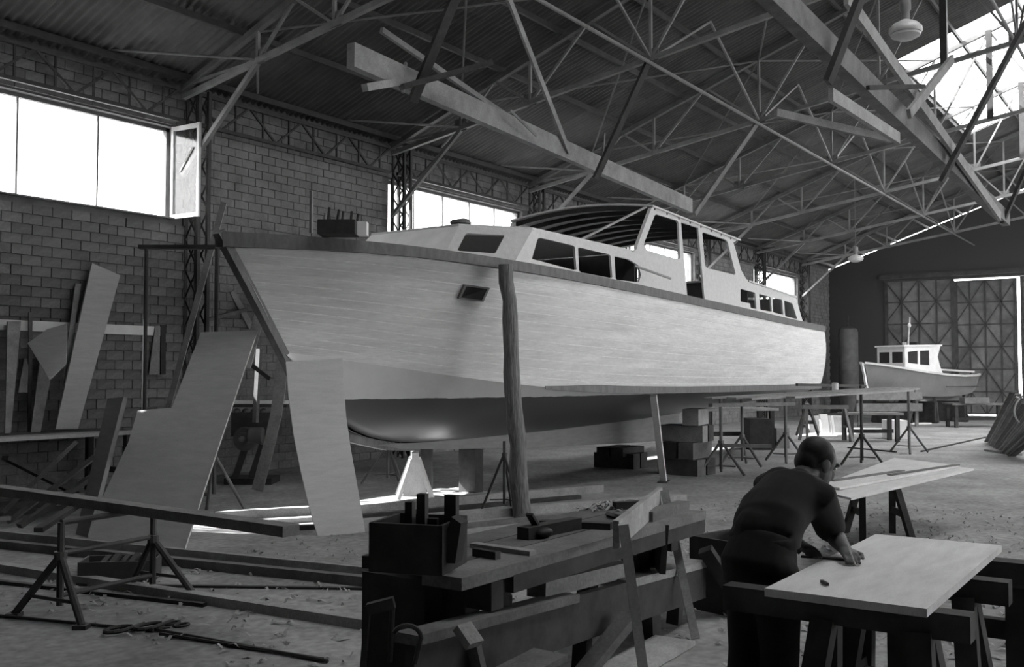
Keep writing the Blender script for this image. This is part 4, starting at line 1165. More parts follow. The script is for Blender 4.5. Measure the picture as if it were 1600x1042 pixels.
# big dark panel box beside the man
c0 = px(1078, 950, z=0); c1 = px(1150, 966, z=0)
bx0 = empty('upright_crate', V((c0.x, c0.y, 0)), 'large dark open crate standing between trough and man', 'crate')
dn = V((c1.x - c0.x, c1.y - c0.y, 0)); ln = dn.length; dn.normalize(); sn = V((-dn.y, dn.x, 0))
if sn.dot(_F) < 0: sn = -sn
zt_ = .54
q = MB(); q.prism([V((c0.x, c0.y, 0)), V((c1.x, c1.y, 0)), V((c1.x, c1.y, zt_)), V((c0.x, c0.y, zt_))], sn * .025); q.build('front_panel', 'wood_dark', bx0)
q = MB(); p = V((c1.x, c1.y, 0)); q.prism([p, p + sn * .5, p + sn * .5 + V((0, 0, zt_)), p + V((0, 0, zt_))], dn * .025); q.build('side_panel', 'wood', bx0)
q = MB(); p = V((c0.x, c0.y, 0)); q.prism([p, p + sn * .5, p + sn * .5 + V((0, 0, zt_)), p + V((0, 0, zt_))], dn * .025); q.build('side_panel', 'wood_dark', bx0)
q = MB(); p = V((c0.x, c0.y, 0)) + sn * .5; q.prism([p, p + dn * ln, p + dn * ln + V((0, 0, zt_)), p + V((0, 0, zt_))], sn * .025); q.build('back_panel', 'wood_mid', bx0)
# hand clamps hanging at the near bench end
for k, (x, y) in enumerate(((575, 948), (636, 992))):
    p = px(x, y, f=4.6 if k == 0 else 4.3)
    r = empty('sash_clamp', p - V((0, 0, .4)), ['long dark iron sash clamp hanging at the near bench end', 'iron clamp gripping the end of the trough rail'][k], 'clamp')
    if k == 0:
        q = MB(); q.bar(p, V((p.x - .03, p.y + .04, .03)), .03, .012); q.build('bar', 'iron', r)
        q = MB(); q.bar(p + V((0, 0, -.01)), p + _R * .12 + V((0, 0, .02)), .05, .05); q.build('jaw', 'iron', r)
        q = MB(); q.tube(p + _R * .11 + V((0, 0, .0)), p + _R * .10 + V((0, 0, -.25)), .014); q.build('screw', 'iron', r)
    else:
        pts = [p + _R * (.06 * math.sin(a)) + V((0, 0, .05 * math.cos(a) - .01)) for a in [-1.2 + .4 * i for i in range(9)]]
        q = MB(); q.path(pts, .011, 8); q.build('bow', 'iron', r)
        q = MB(); q.tube(pts[-1], pts[-1] - _R * .02 + V((0, 0, -.09)), .012); q.build('screw', 'iron', r)

# ================================================================== THE TABLE WITH ITS PANEL
PZ = .90
pu0, pu1, pv0, pv1 = 3.86, 5.50, .845, 1.455
m = MB(); m.box(((pu0 + pu1) / 2, (pv0 + pv1) / 2, PZ - .016), (pu1 - pu0, pv1 - pv0, .032)); m.build('plywood_sheet', 'ply_table', None, False, 'thick pale plywood panel on trestles that the man marks out', 'panel')
def table_trestle(u, v0, v1, h, label, ins=.18):
    r = empty('table_trestle', (u, (v0 + v1) / 2, 0), label, 'trestle')
    q = MB(); q.box((u, (v0 + v1) / 2, h - .05), (.10, v1 - v0, .10)); q.build('top_beam', 'wood_dark', r)
    for v, s in ((v0 + .18, -1), (v1 - ins, 1)):
        for k in (-1, 1):
            q = MB(); q.bar((u + k * .03, v, h - .09), (u + k * .26, v + s * .08, .0), .075, .09, V((0, 1, 0))); q.build('leg', 'wood_dark', r)
        q = MB(); q.bar((u - .14, v + s * .03, h * .45), (u + .14, v + s * .03, h * .45), .04, .08); q.build('brace', 'wood_dark', r)
    q = MB(); q.bar((u, v0 + .15, h * .42), (u, v1 - ins, h * .42), .05, .08); q.build('stretcher', 'wood_dark', r)
    return r
table_trestle(4.02, .72, 1.68, PZ - .034, 'dark wooden trestle under the near end of the plywood panel', .42)
table_trestle(4.75, .70, 1.5, PZ - .034, 'dark wooden trestle under the middle of the plywood panel')
# heavy bench frame at the far end
r = empty('frame_stand', (5.3, .6, 0), 'heavy dark square timber stand under the far end of the panel', 'stand')
q = MB(); q.box((5.28, .80, PZ - .085), (.12, 1.2, .10)); q.build('top_beam', 'wood_dark', r)
for v in (.74, 1.28):
    q = MB(); q.box((5.28, v, (PZ - .15) / 2), (.11, .11, PZ - .15)); q.build('post', 'wood_dark', r)
q = MB(); q.box((5.28, .80, PZ * .6), (.06, .9, .09)); q.build('rail', 'wood_dark', r)
# marking tools
a = px(1252, 869, z=PZ + .006); b = px(1322, 874, z=PZ + .006)
stick('straight_edge', a, b, .03, .01, 'tool_dark', 'thin dark straight edge under the mans hands', 'ruler')
a = px(1293, 913, z=PZ + .01); m = MB(); m.bar(a, a + V((.05, .04, 0)), .012, .012); m.build('pencil_stub', 'tool_dark', None, False, 'short dark pencil stub lying on the plywood panel', 'pencil')
# ================================================================== SHEETS ON A SAWHORSE BEHIND
SZ = .70
s1 = [px(1280, 766, z=SZ), px(1400, 718, z=SZ), px(1522, 732, z=SZ), px(1330, 778, z=SZ)]
m = MB(); m.prism(s1, (0, 0, -.02)); m.build('plywood_sheet', 'ply_table', None, False, 'lower pale plywood sheet on the sawhorse behind the man', 'plywood')
s2 = [px(1285, 757, z=SZ + .025), px(1398, 715, z=SZ + .025), px(1498, 727, z=SZ + .025), px(1312, 762, z=SZ + .025)]
m = MB(); m.prism(s2, (0, 0, -.02)); m.build('plywood_sheet', 'ply_table', None, False, 'upper pale plywood sheet lying on the lower one behind the man', 'plywood')
for k, (x0, y0, x1, y1) in enumerate(((1300, 751, 1410, 735), (1390, 742, 1496, 726))):
    stick('plywood_strip', px(x0, y0, z=SZ + .031), px(x1, y1, z=SZ + .031), .06, .012, 'wood_mid', ['thin batten lying along the upper plywood sheet', 'short batten lying at the far end of the upper plywood sheet'][k], 'batten')
c_ = (s1[0] + s1[1] + s1[2] + s1[3]) / 4
p = px(1352, 842, z=0)
sawhorse('sawhorse', (p.x + .12, p.y - .1), -1.0, SZ - .022, .55, 'wood_dark', 'dark sawhorse carrying the near end of the plywood sheets', spread=.30)
p2_ = p + V((2.0, .05, 0)); 0 and sawhorse('sawhorse', (p2_.x, p2_.y - .15), -1.0, SZ - .022, .7, 'wood_dark', 'dark sawhorse under the far end of the plywood sheets', spread=.26)

# ================================================================== PLANK STAGING BESIDE THE YACHT STERN
stands = [(1127, 742, 618), (1228, 722, 612), (1347, 727, 602), (1421, 708, 607), (1160, 728, 622)]
for k, (x, yb, yt) in enumerate(stands):
    b = px(x, yb, z=0); fw_ = b.x * math.cos(YAW) + b.y * math.sin(YAW); t_ = px(x, yt, f=fw_)
    tripod((b.x, b.y), t_.z, .032, 'steel_mid' if k != 2 else 'steel_dark', label='adjustable steel tripod post under the plank staging', group='staging posts', spread=.45, zc=.55, ang0=.4 + k)
def staging(x0, y0, x1, y1, z, w, label):
    a = px(x0, y0, z=z); b = px(x1, y1, z=z)
    stick('staging_plank', a, b, w, .035, 'wood', label, 'plank', 'staging planks')
zs = 1.36
pa = px(1104, 622, f=16.2); pb = px(1398, 610, f=20.0)
for k in range(6):
    pa = px(1106, 622, f=15.9); pb = px(1396, 606, f=19.6)
    sv = (pb - pa); sv = V((sv.y, -sv.x, 0)).normalized() * .19 * k
    stick('staging_plank', pa.lerp(pb, (0, .06, .02, .1, .0, .15)[k]) + sv, pa.lerp(pb, (1, .92, .97, .85, .9, .8)[k]) + sv + V((0, 0, (0, .02, 0, .03, .01, 0)[k])), .17, .03, 'wood', 'loose thin plank laid on the staging posts beside the stern', 'plank', 'staging planks beside the stern')
stick('staging_rail', px(1245, 601, f=19.5), px(1352, 603, f=20.5), .06, .05, 'steel_dark', 'dark rail standing above the staging planks', 'rail')
stick('staging_rail', px(1110, 633, f=16.6), px(1240, 631, f=18.5), .08, .06, 'wood_mid', 'cross timber hung under the staging planks', 'timber')
stick('staging_rail', px(1128, 696, f=17), px(1205, 697, f=17), .07, .06, 'wood_mid', 'low cross timber between the near staging posts', 'timber')
p = px(1305, 613, f=18.6); m = MB(); m.lathe(p, [(.06, 0), (.06, .16), (.065, .17), (.04, .18)], 12); m.build('paint_tin', 'white_paint', None, True, 'small pale tin standing on the staging planks', 'tin')
# block stack of sawn timbers under the yacht bilge
st0 = px(1085, 741, z=0)
blocks = [(0, .15, .30, .95, .28, 'wood_dark', .1), (-.02, .46, .34, .9, .30, 'wood_dark', -.1), (.02, .76, .28, 1.0, .16, 'wood_dark', .05), (.0, .98, .30, .6, .26, 'wood', .0), (-.05, 1.17, .26, .55, .12, 'wood_mid', .1)]
du_ = .0
for k in range(4):
    z = .14 + .29 * k
    for j in (0, 1):
        if k == 3 and j == 1: continue
        az = (0 if k % 2 else PI / 2) + .1 * (k - 1)
        d = V((math.cos(az), math.sin(az), 0)); s = V((-d.y, d.x, 0))
        c = V((st0.x, st0.y + .15, z)) + s * (.34 * j - .17)
        m = MB(); m.bar(c - d * .40, c + d * .40, .28, .28); m.build('timber_block', ['wood_dark', 'wood_mid', 'wood_dark', 'wood'][(k + j) % 4], None, False, 'heavy squared timber in the block stack under the yacht bilge', 'timber', 'block stack under the bilge')
st1 = px(980, 733, z=0)
for k in range(2):
    for j in (0, 1):
        az = (0 if k % 2 else PI / 2)
        d = V((math.cos(az), math.sin(az), 0)); s = V((-d.y, d.x, 0)); c = V((st1.x + .3, st1.y + .3, .14 + .17 * k)) + s * (.3 * j - .15)
        m = MB(); m.bar(c - d * .42, c + d * .42, .26, .16 if k else .28); m.build('timber_block', 'wood_dark', None, False, 'dark squared timber in the low block stack under the keel', 'timber', 'low block stack under the keel')
p = px(745, 735, z=0)
for k, (uu) in enumerate((11.2,)):
    m = MB(); zk = lin([(9.6, .73), (10.6, .66), (13, .55), (16.5, .43)], uu, 1) * K
    m.box((uu * K, BC * K, (zk - .01) / 2), (.2, .3, zk - .012)); m.build('keel_block', 'wood_dark', None, False, ['broad dark keel block under the fore part of the keel', 'broad dark keel block under the middle of the keel'][k], 'block')
# clutter under and behind the staging
def simple_table(c, L_, w, h, az, mt, label, leg='wood_dark'):
    r = empty('work_table', V((c[0], c[1], 0)), label, 'table')
    R = Matrix.Rotation(az, 3, 'Z'); c = V((c[0], c[1], 0))
    m = MB(); m.box(c + V((0, 0, h - .03)), (L_, w, .06), m=R); m.build('table_top', mt, r)
    for a in (-1, 1):
        for b in (-1, 1):
            q = MB(); q.box(c + R @ V((a * (L_ / 2 - .15), b * (w / 2 - .08), (h - .06) / 2)), (.10, .10, h - .06), m=R); q.build('leg', leg, r)
    q = MB(); q.box(c + R @ V((0, 0, h * .35)), (L_ - .3, .06, .1), m=R); q.build('stretcher', leg, r)
    return r
p = px(1205, 702, z=0); simple_table((p.x, p.y + .9), 1.9, .8, .95, YAW - PI / 2 + .2, 'wood', 'work table with pale top under the plank staging')
m = MB(); m.box(V((p.x - .1, p.y + .3, .36)), (.7, .5, .72), YAW); m.build('dark_chest', 'wood_dark', None, False, 'dark chest standing before the table under the staging', 'chest')
m = MB(); m.box(V((p.x + .55, p.y - .05, .24)), (.3, .3, .48), YAW); m.build('pale_box', 'wood', None, False, 'small pale box beside the dark chest under the staging', 'box')
p = px(1290, 690, z=0); sawhorse('sawhorse', (p.x, p.y), YAW - PI / 2, .95, 1.2, 'steel_mid', 'sawhorse standing behind the staging near the small boat', spread=.35)
p = px(1262, 680, z=0); sawhorse('sawhorse', (p.x, p.y), .3, .9, 1.0, 'steel_dark', 'dark slim trestle behind the staging', spread=.3)
for k, (x0, x1, y, hgt) in enumerate(((1285, 1297, 672, .6), (1302, 1306, 672, .55), (1266, 1320, 668, .5))):
    a = px(x0, y + 8, z=0); b = px(x1, y + 8, z=0)
    m = MB(); m.prism([a, b, b + V((.1, .1, hgt)), a + V((.1, .1, hgt))], V((.04, .05, 0))); m.build('white_board', 'white_paint' if k < 2 else 'wood', None, False, ['white offcut board propped beside the sawhorse behind the staging', 'narrow white offcut propped beside the white board', 'low pale board standing behind the white offcuts'][k], 'board')
# bench frame and slatted stack before the small boat
p = px(1412, 668, z=0)
for k in range(3):
    m = MB(); c = V((p.x + .2, p.y + .5, .55 + .42 * k * .9)); R = Matrix.Rotation(YAW - PI / 2 + .1, 3, 'Z')
    if k < 2: m.box(c + V((0, 0, .1)), (2.3, .08, .26), m=R); m.build('slat_board', 'wood_mid', None, False, 'wide board of the slatted rack before the small boat', 'board', 'boards of the rack before the small boat')
r = empty('rack_frame', V((p.x + .2, p.y + .55, 0)), 'timber rack frame standing before the small boat', 'rack')
for x in (-1.0, 1.0):
    q = MB(); q.box(V((p.x + .2, p.y + .5, .65)) + R @ V((x, .09, 0)), (.1, .08, 1.3), m=R); q.build('post', 'wood_mid', r)
    q = MB(); q.bar(V((p.x + .2, p.y + .5, 1.0)) + R @ V((x, .1, 0)), V((p.x + .2, p.y + .5, 0)) + R @ V((x, .7, 0)), .07, .07); q.build('brace', 'wood_mid', r)
p = px(1385, 690, z=0); r = simple_table((p.x, p.y + .4), 1.5, .7, .75, YAW - PI / 2, 'wood_mid', 'low work table by the staging end before the rack')
m = MB(); c = px(1398, 668, z=.3); m.box(V((c.x, c.y, .26)), (.7, .5, .5), .5); m.build('canvas_heap', 'white_paint', None, False, 'bright white box heaped before the rack', 'box')
lying(1420, 663, 1450, 662, .3, .04, 'white_paint', 'white board lying on the floor before the rack', name='white_board', cat='board')
lying(1440, 706, 1540, 684, .05, .03, 'wood_dark', 'thin dark pole lying on the open floor before the small boat', name='floor_pole', cat='pole')
lying(1325, 700, 1400, 707, .05, .03, 'iron', 'dark hose like bar on the floor at the staging post', name='floor_bar', cat='bar')
# ---- small cabin boat on its cradle
SB = px(1434, 640, f=36.5); SB.z = 0
az = math.radians(156)                      # bow direction
bd = V((math.cos(az), math.sin(az), 0)); bs = V((-bd.y, bd.x, 0))     # bs: the boat's port side
sb = empty('cabin_boat', SB, 'small grey hulled cabin boat with white wheelhouse propped near the end doors', 'boat')
LB = 6.4
def sbp(x, y, z): return SB + bd * x * .86 + bs * y * .86 + V((0, 0, z))
sec = [(-3.2, .75, 1.75, .55, 1.20), (-2.6, .98, 1.72, .8, 1.08), (-1.6, 1.12, 1.70, .95, .98), (-.4, 1.15, 1.74, .98, .95), (.8, 1.08, 1.83, .85, .97), (1.8, .86, 1.95, .58, 1.03), (2.6, .52, 2.06, .28, 1.15), (3.2, .10, 2.16, .05, 1.35)]
rows = []
for x, bs_, zs_, bc_, zc_ in sec:
    rk = .0
    rows.append([(x + (.25 if x > 3 else 0), bs_, zs_), (x + (.1 if x > 3 else 0), (bs_ * .55 + bc_ * .45) * 1.02, (zs_ + zc_) / 2), (x, bc_, zc_), (x - (.15 if x > 3 else 0), .03, zc_ - .18)])
for s in (1, -1):
    m = MB(); vv = [sbp(a, s * b, c) for r_ in rows for a, b, c in r_]; ff = []
    for i in range(len(rows) - 1):
        for k in range(3): ff.append((i * 4 + k, i * 4 + k + 1, i * 4 + 5 + k, i * 4 + 4 + k))
    m.add(vv, ff); m.build('hull_side', 'smallhull', sb, True)
    m = MB()
    for i in range(len(rows) - 1):
        a, b = rows[i][0], rows[i + 1][0]; m.bar(sbp(a[0], s * (a[1] + .02), a[2]), sbp(b[0], s * (b[1] + .02), b[2]), .07, .07)
    m.build('gunwale', 'lamp_enamel', sb)
m = MB(); r_ = rows[0]; m.prism([sbp(a, b, c) for a, b, c in r_] + [sbp(a, -b, c) for a, b, c in reversed(r_)], bd * -.03); m.build('transom', 'smallhull', sb)
m = MB()
for a, b in ((rows[-1][0], rows[-1][1]), (rows[-1][1], rows[-1][2]), (rows[-1][2], rows[-1][3])): m.bar(sbp(a[0] + .05, 0, a[2]), sbp(b[0] + .05, 0, b[2]), .08, .08)
m.build('stem_band', 'white_paint', sb)
m = MB(); m.prism([sbp(x, b, z - .03) for x, b, z, _, _ in sec[3:]] + [sbp(x, -b, z - .03) for x, b, z, _, _ in reversed(sec[3:])], (0, 0, .02)); m.build('foredeck', 'smallhull', sb)
m = MB(); m.prism([sbp(x, b * .96, 1.3) for x, b, z, _, _ in sec[:4]] + [sbp(x, -b * .96, 1.3) for x, b, z, _, _ in reversed(sec[:4])], (0, 0, .02)); m.build('cockpit_sole', 'wood_dark', sb)
# wheelhouse
wx0, wx1, wy, wz0, wz1 = -.3, 1.7, .68, 1.80, 2.78
for s in (1, -1):
    y = s * wy
    hol = [[sbp(.85, y, 2.12), sbp(1.48, y, 2.16), sbp(1.48, y, 2.55), sbp(.85, y, 2.60)], [sbp(.1, y, 2.08), sbp(.72, y, 2.10), sbp(.72, y, 2.60), sbp(.1, y, 2.62)]]
    m = MB(); m.holed([sbp(wx0 - .5, y, wz0 - .05), sbp(wx1, y, wz0), sbp(wx1, y, wz1 - .05), sbp(wx0 - .35, y, wz1), sbp(wx0 - .15, y, 2.4), sbp(wx0 - .3, y, 2.05)], hol, bs * (-s * .04)); m.build('wheelhouse_side', 'white_paint', sb)
    for l in hol:
        q = MB(); q.prism([p - bs * s * .02 for p in l], bs * (-s * .006)); q.build('side_window', 'tool_dark', sb)
hol = [[sbp(wx1, y0, 2.16), sbp(wx1, y1, 2.16), sbp(wx1, y1, 2.55), sbp(wx1, y0, 2.55)] for y0, y1 in ((.06, .58), (-.58, -.06))]
m = MB(); m.holed([sbp(wx1, wy, wz0), sbp(wx1, -wy, wz0), sbp(wx1, -wy, wz1 - .05), sbp(wx1, wy, wz1 - .05)], hol, bd * -.04); m.build('wheelhouse_front', 'white_paint', sb)
for l in hol:
    q = MB(); q.prism([p - bd * .02 for p in l], bd * -.006); q.build('windscreen', 'tool_dark', sb)
m = MB(); m.prism([sbp(wx0 - .4, wy + .05, wz1), sbp(wx1 + .08, wy + .05, wz1 - .05), sbp(wx1 + .08, -wy - .05, wz1 - .05), sbp(wx0 - .4, -wy - .05, wz1)], (0, 0, .06)); m.build('wheelhouse_roof', 'white_paint', sb)
m = MB(); m.tube(sbp(.7, .1, wz1), sbp(.55, .1, wz1 + 1.05), .03, .02); ms = m.build('mast', 'lamp_enamel', sb)
m = MB(); m.ell(sbp(.6, .1, wz1 + .75), (.06, .06, .09)); m.build('mast_light', 'white_paint', ms, True)
m = MB(); m.box(sbp(1.4, .45, wz1 + .06), (.12, .12, .12)); m.build('side_light', 'lamp_enamel', sb)
m = MB(); m.box(sbp(-.1, -.2, wz1 + .1), (.25, .25, .12)); m.build('hatch', 'tool_dark', sb)
m = MB(); m.bar(sbp(-.5, .3, 1.95), sbp(-2.8, .75, 1.85), .1, .06); m.build('boom', 'lamp_enamel', sb)
m = MB(); m.tube(sbp(-3.0, -.4, 1.7), sbp(-3.7, -.6, 2.25), .03); m.build('tiller', 'wood_dark', sb)
m = MB(); m.bar(sbp(-2.8, 0, .88), sbp(2.7, 0, .94), .12, .22); m.build('keel', 'smallhull', sb)
cr = empty('boat_cradle', SB, 'dark timber cradle under the small cabin boat', 'cradle')
for x in (-2.0, 0, 1.7):
    q = MB(); q.bar(sbp(x, -.9, .38), sbp(x, .9, .38), .2, .76); q.build('bearer', 'wood_dark', cr)
    for s in (-1, 1):
        q = MB(); q.bar(sbp(x, s * .95, .02), sbp(x, s * .8, 1.0), .1, .1); q.build('shore', 'wood_dark', cr)
p = px(1525, 668, z=0)
simple_table((p.x + .3, p.y), 2.0, .8, .8, YAW - PI / 2, 'wood_mid', 'heavy dark legged table beyond the small boat by the doors')
m = MB(); m.box(V((p.x - .2, p.y, .9)), (.8, .4, .2), YAW - PI / 2); m.build('table_clutter', 'wood_mid', None, False, 'grey box lying on the heavy table by the doors', 'box')
# standing tank near the hall corner
p = V((UE - 1.6, 12.25 * K, 0)); r = empty('standing_tank', p, 'tall grey cylindrical tank standing in the dark hall corner', 'tank')
m = MB(); m.lathe(p, [(.42, 0), (.42, 1.9), (.43, 1.92), (.42, 1.94), (.42, 3.6), (.38, 3.75), (.2, 3.85), (.02, 3.88)], 28); m.build('shell', 'steel_mid', r, True)
m = MB(); m.tube(p + V((0, 0, 3.85)), p + V((0, 0, 4.3)), .06); m.build('pipe', 'steel_dark', r)
# ---- fan of planks leaning at the right
pr = px(1590, 712, z=0)
hs = empty('plank_rack', V((pr.x + 1.2, pr.y - .6, 0)), 'dark trestle holding up the leaning planks by the open floor', 'trestle')
q = MB(); q.box(V((pr.x + 1.2, pr.y - .7, .65)), (.15, 1.6, .12)); q.build('top_beam', 'wood_dark', hs)
for v in (-.6, .6):
    q = MB(); q.box(V((pr.x + 1.2, pr.y - .7 + v, .3)), (.14, .14, .6)); q.build('leg', 'wood_dark', hs)
for k in range(14):
    t_ = k / 13
    b = px(1546 + 34 * t_ + random.uniform(-3, 3), 690 + 22 * t_, z=.03)
    e = px(1586 + 60 * t_ + random.uniform(-6, 6), 612 + 46 * t_, f=19.5 + 1.2 * (1 - t_))
    q = MB(); q.bar(b, e, random.uniform(.1, .18), .03, V((0, 0, 1))); q.build('leaning_plank', random.choice(['wood_mid', 'wood', 'wood_mid']), None, False, 'plank leaning in the fan shaped timber heap by the open floor', 'plank', 'fan of leaning planks')
lying(1543, 705, 1592, 712, .16, .05, 'wood', 'pale board lying at the foot of the leaning planks', cat='board')
m = MB(); p = px(1596, 714, z=0); m.box(V((p.x - .75, p.y - .5, .16)), (.5, .5, .32), .3); m.build('dark_chest', 'wood_dark', None, False, 'dark chest at the foot of the leaning planks', 'chest')
pts = [px(1584 + 8 * math.cos(a) + 3 * a, 622 + 8 * a - 6 * math.sin(a), f=20.2) for a in [-.8 + .45 * i for i in range(12)]]
q = MB(); q.path(pts, .018, 6); q.build('rope', 'hemp', None, True, 'pale rope looped over the leaning planks', 'rope')

# ================================================================== SHAVINGS ON THE FLOOR (beyond counting)
def shavings(name, n, area, label):
    vv = []; ff = []
    for _ in range(n):
        c = area()
        L_ = random.uniform(.015, .05); az = random.uniform(0, 2 * PI); d = V((math.cos(az), math.sin(az), 0)); s = V((-d.y, d.x, 0)) * random.uniform(.006, .014)
        o = len(vv); h = random.uniform(.006, .03)
        vv += [c - d * L_ - s, c - d * L_ + s, c + V((0, 0, h)) - s, c + V((0, 0, h)) + s, c + d * L_ - s + V((0, 0, random.uniform(0, h))), c + d * L_ + s + V((0, 0, random.uniform(0, h)))]
        ff += [(o, o + 1, o + 3, o + 2), (o + 2, o + 3, o + 5, o + 4)]
    m = MB(); m.v = vv; m.f = ff
    m.build(name, 'shavings', None, False, label, 'shavings', None, 'stuff')
def blob(u, v, su, sv):
    return lambda: V((random.gauss(u, su), random.gauss(v, sv), .004))
def rect(u0, u1, v0, v1): return lambda: V((random.uniform(u0, u1), random.uniform(v0, v1), .004))
shavings('wood_shavings', 2500, rect(4.0, 9.0, -1.0, 2.3), 'wood shavings strewn over the floor under the plywood panel')
shavings('wood_shavings', 900, rect(2.6, 6.0, 1.6, 2.4), 'wood shavings heaped on the floor before the trough')
shavings('wood_shavings', 1500, rect(6.0, 14.0, 1.5, 5.5), 'wood shavings and chips scattered over the open floor')
shavings('wood_shavings', 900, rect(4.0, 9.0, 3.5, 8.0), 'chips scattered on the floor below the yacht')
bsh = px(948, 793, z=BZ)
shavings('bench_shavings', 90, lambda: V((random.gauss(bsh.x, .16), random.gauss(bsh.y, .07), BZ + .004)), 'shavings lying on the plank bench top')
# ================================================================== THE MAN BENT OVER THE PANEL
def cpx(x, y, f): return px(x, y, f=f)
def loft(m, pts, rads, n=14, side=None):
    """rings of elliptic section (a across 'side', b along the other) with rounded ends"""
    pts = [V(p) for p in pts]; vv = []; ff = []
    N_ = len(pts)
    for i, p in enumerate(pts):
        d = (pts[min(i + 1, N_ - 1)] - pts[max(i - 1, 0)]).normalized()
        sd_ = V(side) if side is not None else (V((0, 0, 1)) if abs(d.z) < .9 else V((1, 0, 0)))
        x = (sd_ - d * sd_.dot(d)).normalized(); y = d.cross(x)
        a, b = rads[i] if isinstance(rads[i], tuple) else (rads[i], rads[i])
        for k in range(n):
            an = 2 * PI * k / n; vv.append(p + x * a * math.cos(an) + y * b * math.sin(an))
    for i in range(N_ - 1):
        for k in range(n): ff.append((i * n + k, i * n + (k + 1) % n, (i + 1) * n + (k + 1) % n, (i + 1) * n + k))
    ff.append(tuple(reversed(range(n)))); e = (N_ - 1) * n; ff.append(tuple(range(e, e + n)))
    m.add(vv, ff)
    for q, r in ((pts[0], rads[0]), (pts[-1], rads[-1])):
        a, b = r if isinstance(r, tuple) else (r, r); m.ell(q, (min(a, b) * .96,) * 3, 12, 8)
def fuse(m, name, mt, parent, voxel, smooth=4):
    me = m.data(name + '_raw'); o = bpy.data.objects.new(name, me); COL.objects.link(o)
    md = o.modifiers.new('r', 'REMESH'); md.mode = 'VOXEL'; md.voxel_size = voxel; md.use_smooth_shade = True
    sm = o.modifiers.new('s', 'SMOOTH'); sm.factor = .5; sm.iterations = smooth
    dg = bpy.context.evaluated_depsgraph_get(); dg.update()
    nm = bpy.data.meshes.new_from_object(o.evaluated_get(dg))
    o.modifiers.clear(); o.data = nm; bpy.data.meshes.remove(me)
    nm.materials.clear(); nm.materials.append(MATS[mt])
    nm.polygons.foreach_set('use_smooth', [True] * len(nm.polygons))
    if parent is not None:
        nm.transform(Matrix.Translation(-wloc(parent))); o.parent = parent
    return o
hipR, hipL = cpx(1213, 888, 4.42), cpx(1171, 884, 4.62)
shR, shL = cpx(1281, 780, 4.60), cpx(1204, 758, 4.90)
nk = (shR + shL) / 2 + V((.05, 0, .03))
elR, wrR = cpx(1300, 832, 4.80), cpx(1321, 863, 4.58)
elL, wrL = cpx(1226, 838, 4.92), cpx(1252, 861, 4.74)
wrR.z = max(wrR.z, PZ + .05); wrL.z = max(wrL.z, PZ + .045)
hip = (hipR + hipL) / 2
face = V((.80, -.60, 0)).normalized()
sideR = (hipR - hipL); sideR.z = 0; sideR.normalize()
tor = (nk - hip)
man = empty('person', V((hip.x, hip.y, 0)), 'man in dark short sleeved shirt and trousers bent over the plywood panel marking it', 'person')
# ---- head
hd = cpx(1277, 724, 4.90)
hfw = V((.72, -.52, -.46)).normalized()        # where the face looks: down along the panel
hsd = hfw.cross(V((0, 0, 1))).normalized()     # his right
hup = hsd.cross(hfw).normalized()
RH = Matrix((hsd, hfw, hup)).transposed()
def hp_(x, y, z): return hd + RH @ V((x, y, z))
body = MB()
body.ell(hp_(0, -.012, .025), (.076, .098, .092), 18, 12, RH)
body.ell(hp_(0, .025, -.045), (.062, .070, .085), 16, 10, RH)
body.ell(hp_(0, .065, -.095), (.03, .03, .025), 10, 8, RH)                 # chin
body.ell(hp_(0, .098, -.02), (.014, .022, .03), 10, 8, RH)                  # nose
body.ell(hp_(0, .088, .035), (.05, .02, .015), 10, 8, RH)                   # brow
body.ell(hp_(0, .085, -.065), (.024, .014, .01), 10, 6, RH)                 # mouth
for s in (-1, 1):
    body.ell(hp_(s * .082, -.005, -.012), (.012, .024, .036), 10, 8, RH)    # ears
neck0 = nk + V((0, 0, .0)); loft(body, [neck0 - tor.normalized() * .05, neck0.lerp(hp_(0, -.03, -.06), .6), hp_(0, -.03, -.05)], [.068, .058, .058], 12)
# ---- torso and limbs below the clothes
t1_, t2_, t3_ = hip + V((0, 0, .02)), hip.lerp(nk, .5) + V((-.02, .02, .03)), hip.lerp(nk, .86)
loft(body, [t1_, t2_, t3_], [(.15, .11), (.14, .10), (.155, .09)], 16, side=sideR)
for sh, el, wr in ((shR, elR, wrR), (shL, elL, wrL)):
    loft(body, [t3_.lerp(sh, .7), sh, sh.lerp(el, .5), el, el.lerp(wr, .35), wr], [.07, .062, .05, .043, .045, .028], 12)
for hj, s in ((hipR, 1), (hipL, -1)):
    kn = V((hj.x + .04 * s + .05, hj.y + .02, .48)); an = V((hj.x + (.02 if s > 0 else -.10), hj.y + .02, .08))
    loft(body, [hj, hj.lerp(kn, .5), kn, kn.lerp(an, .4), an], [.085, .075, .055, .05, .036], 12)
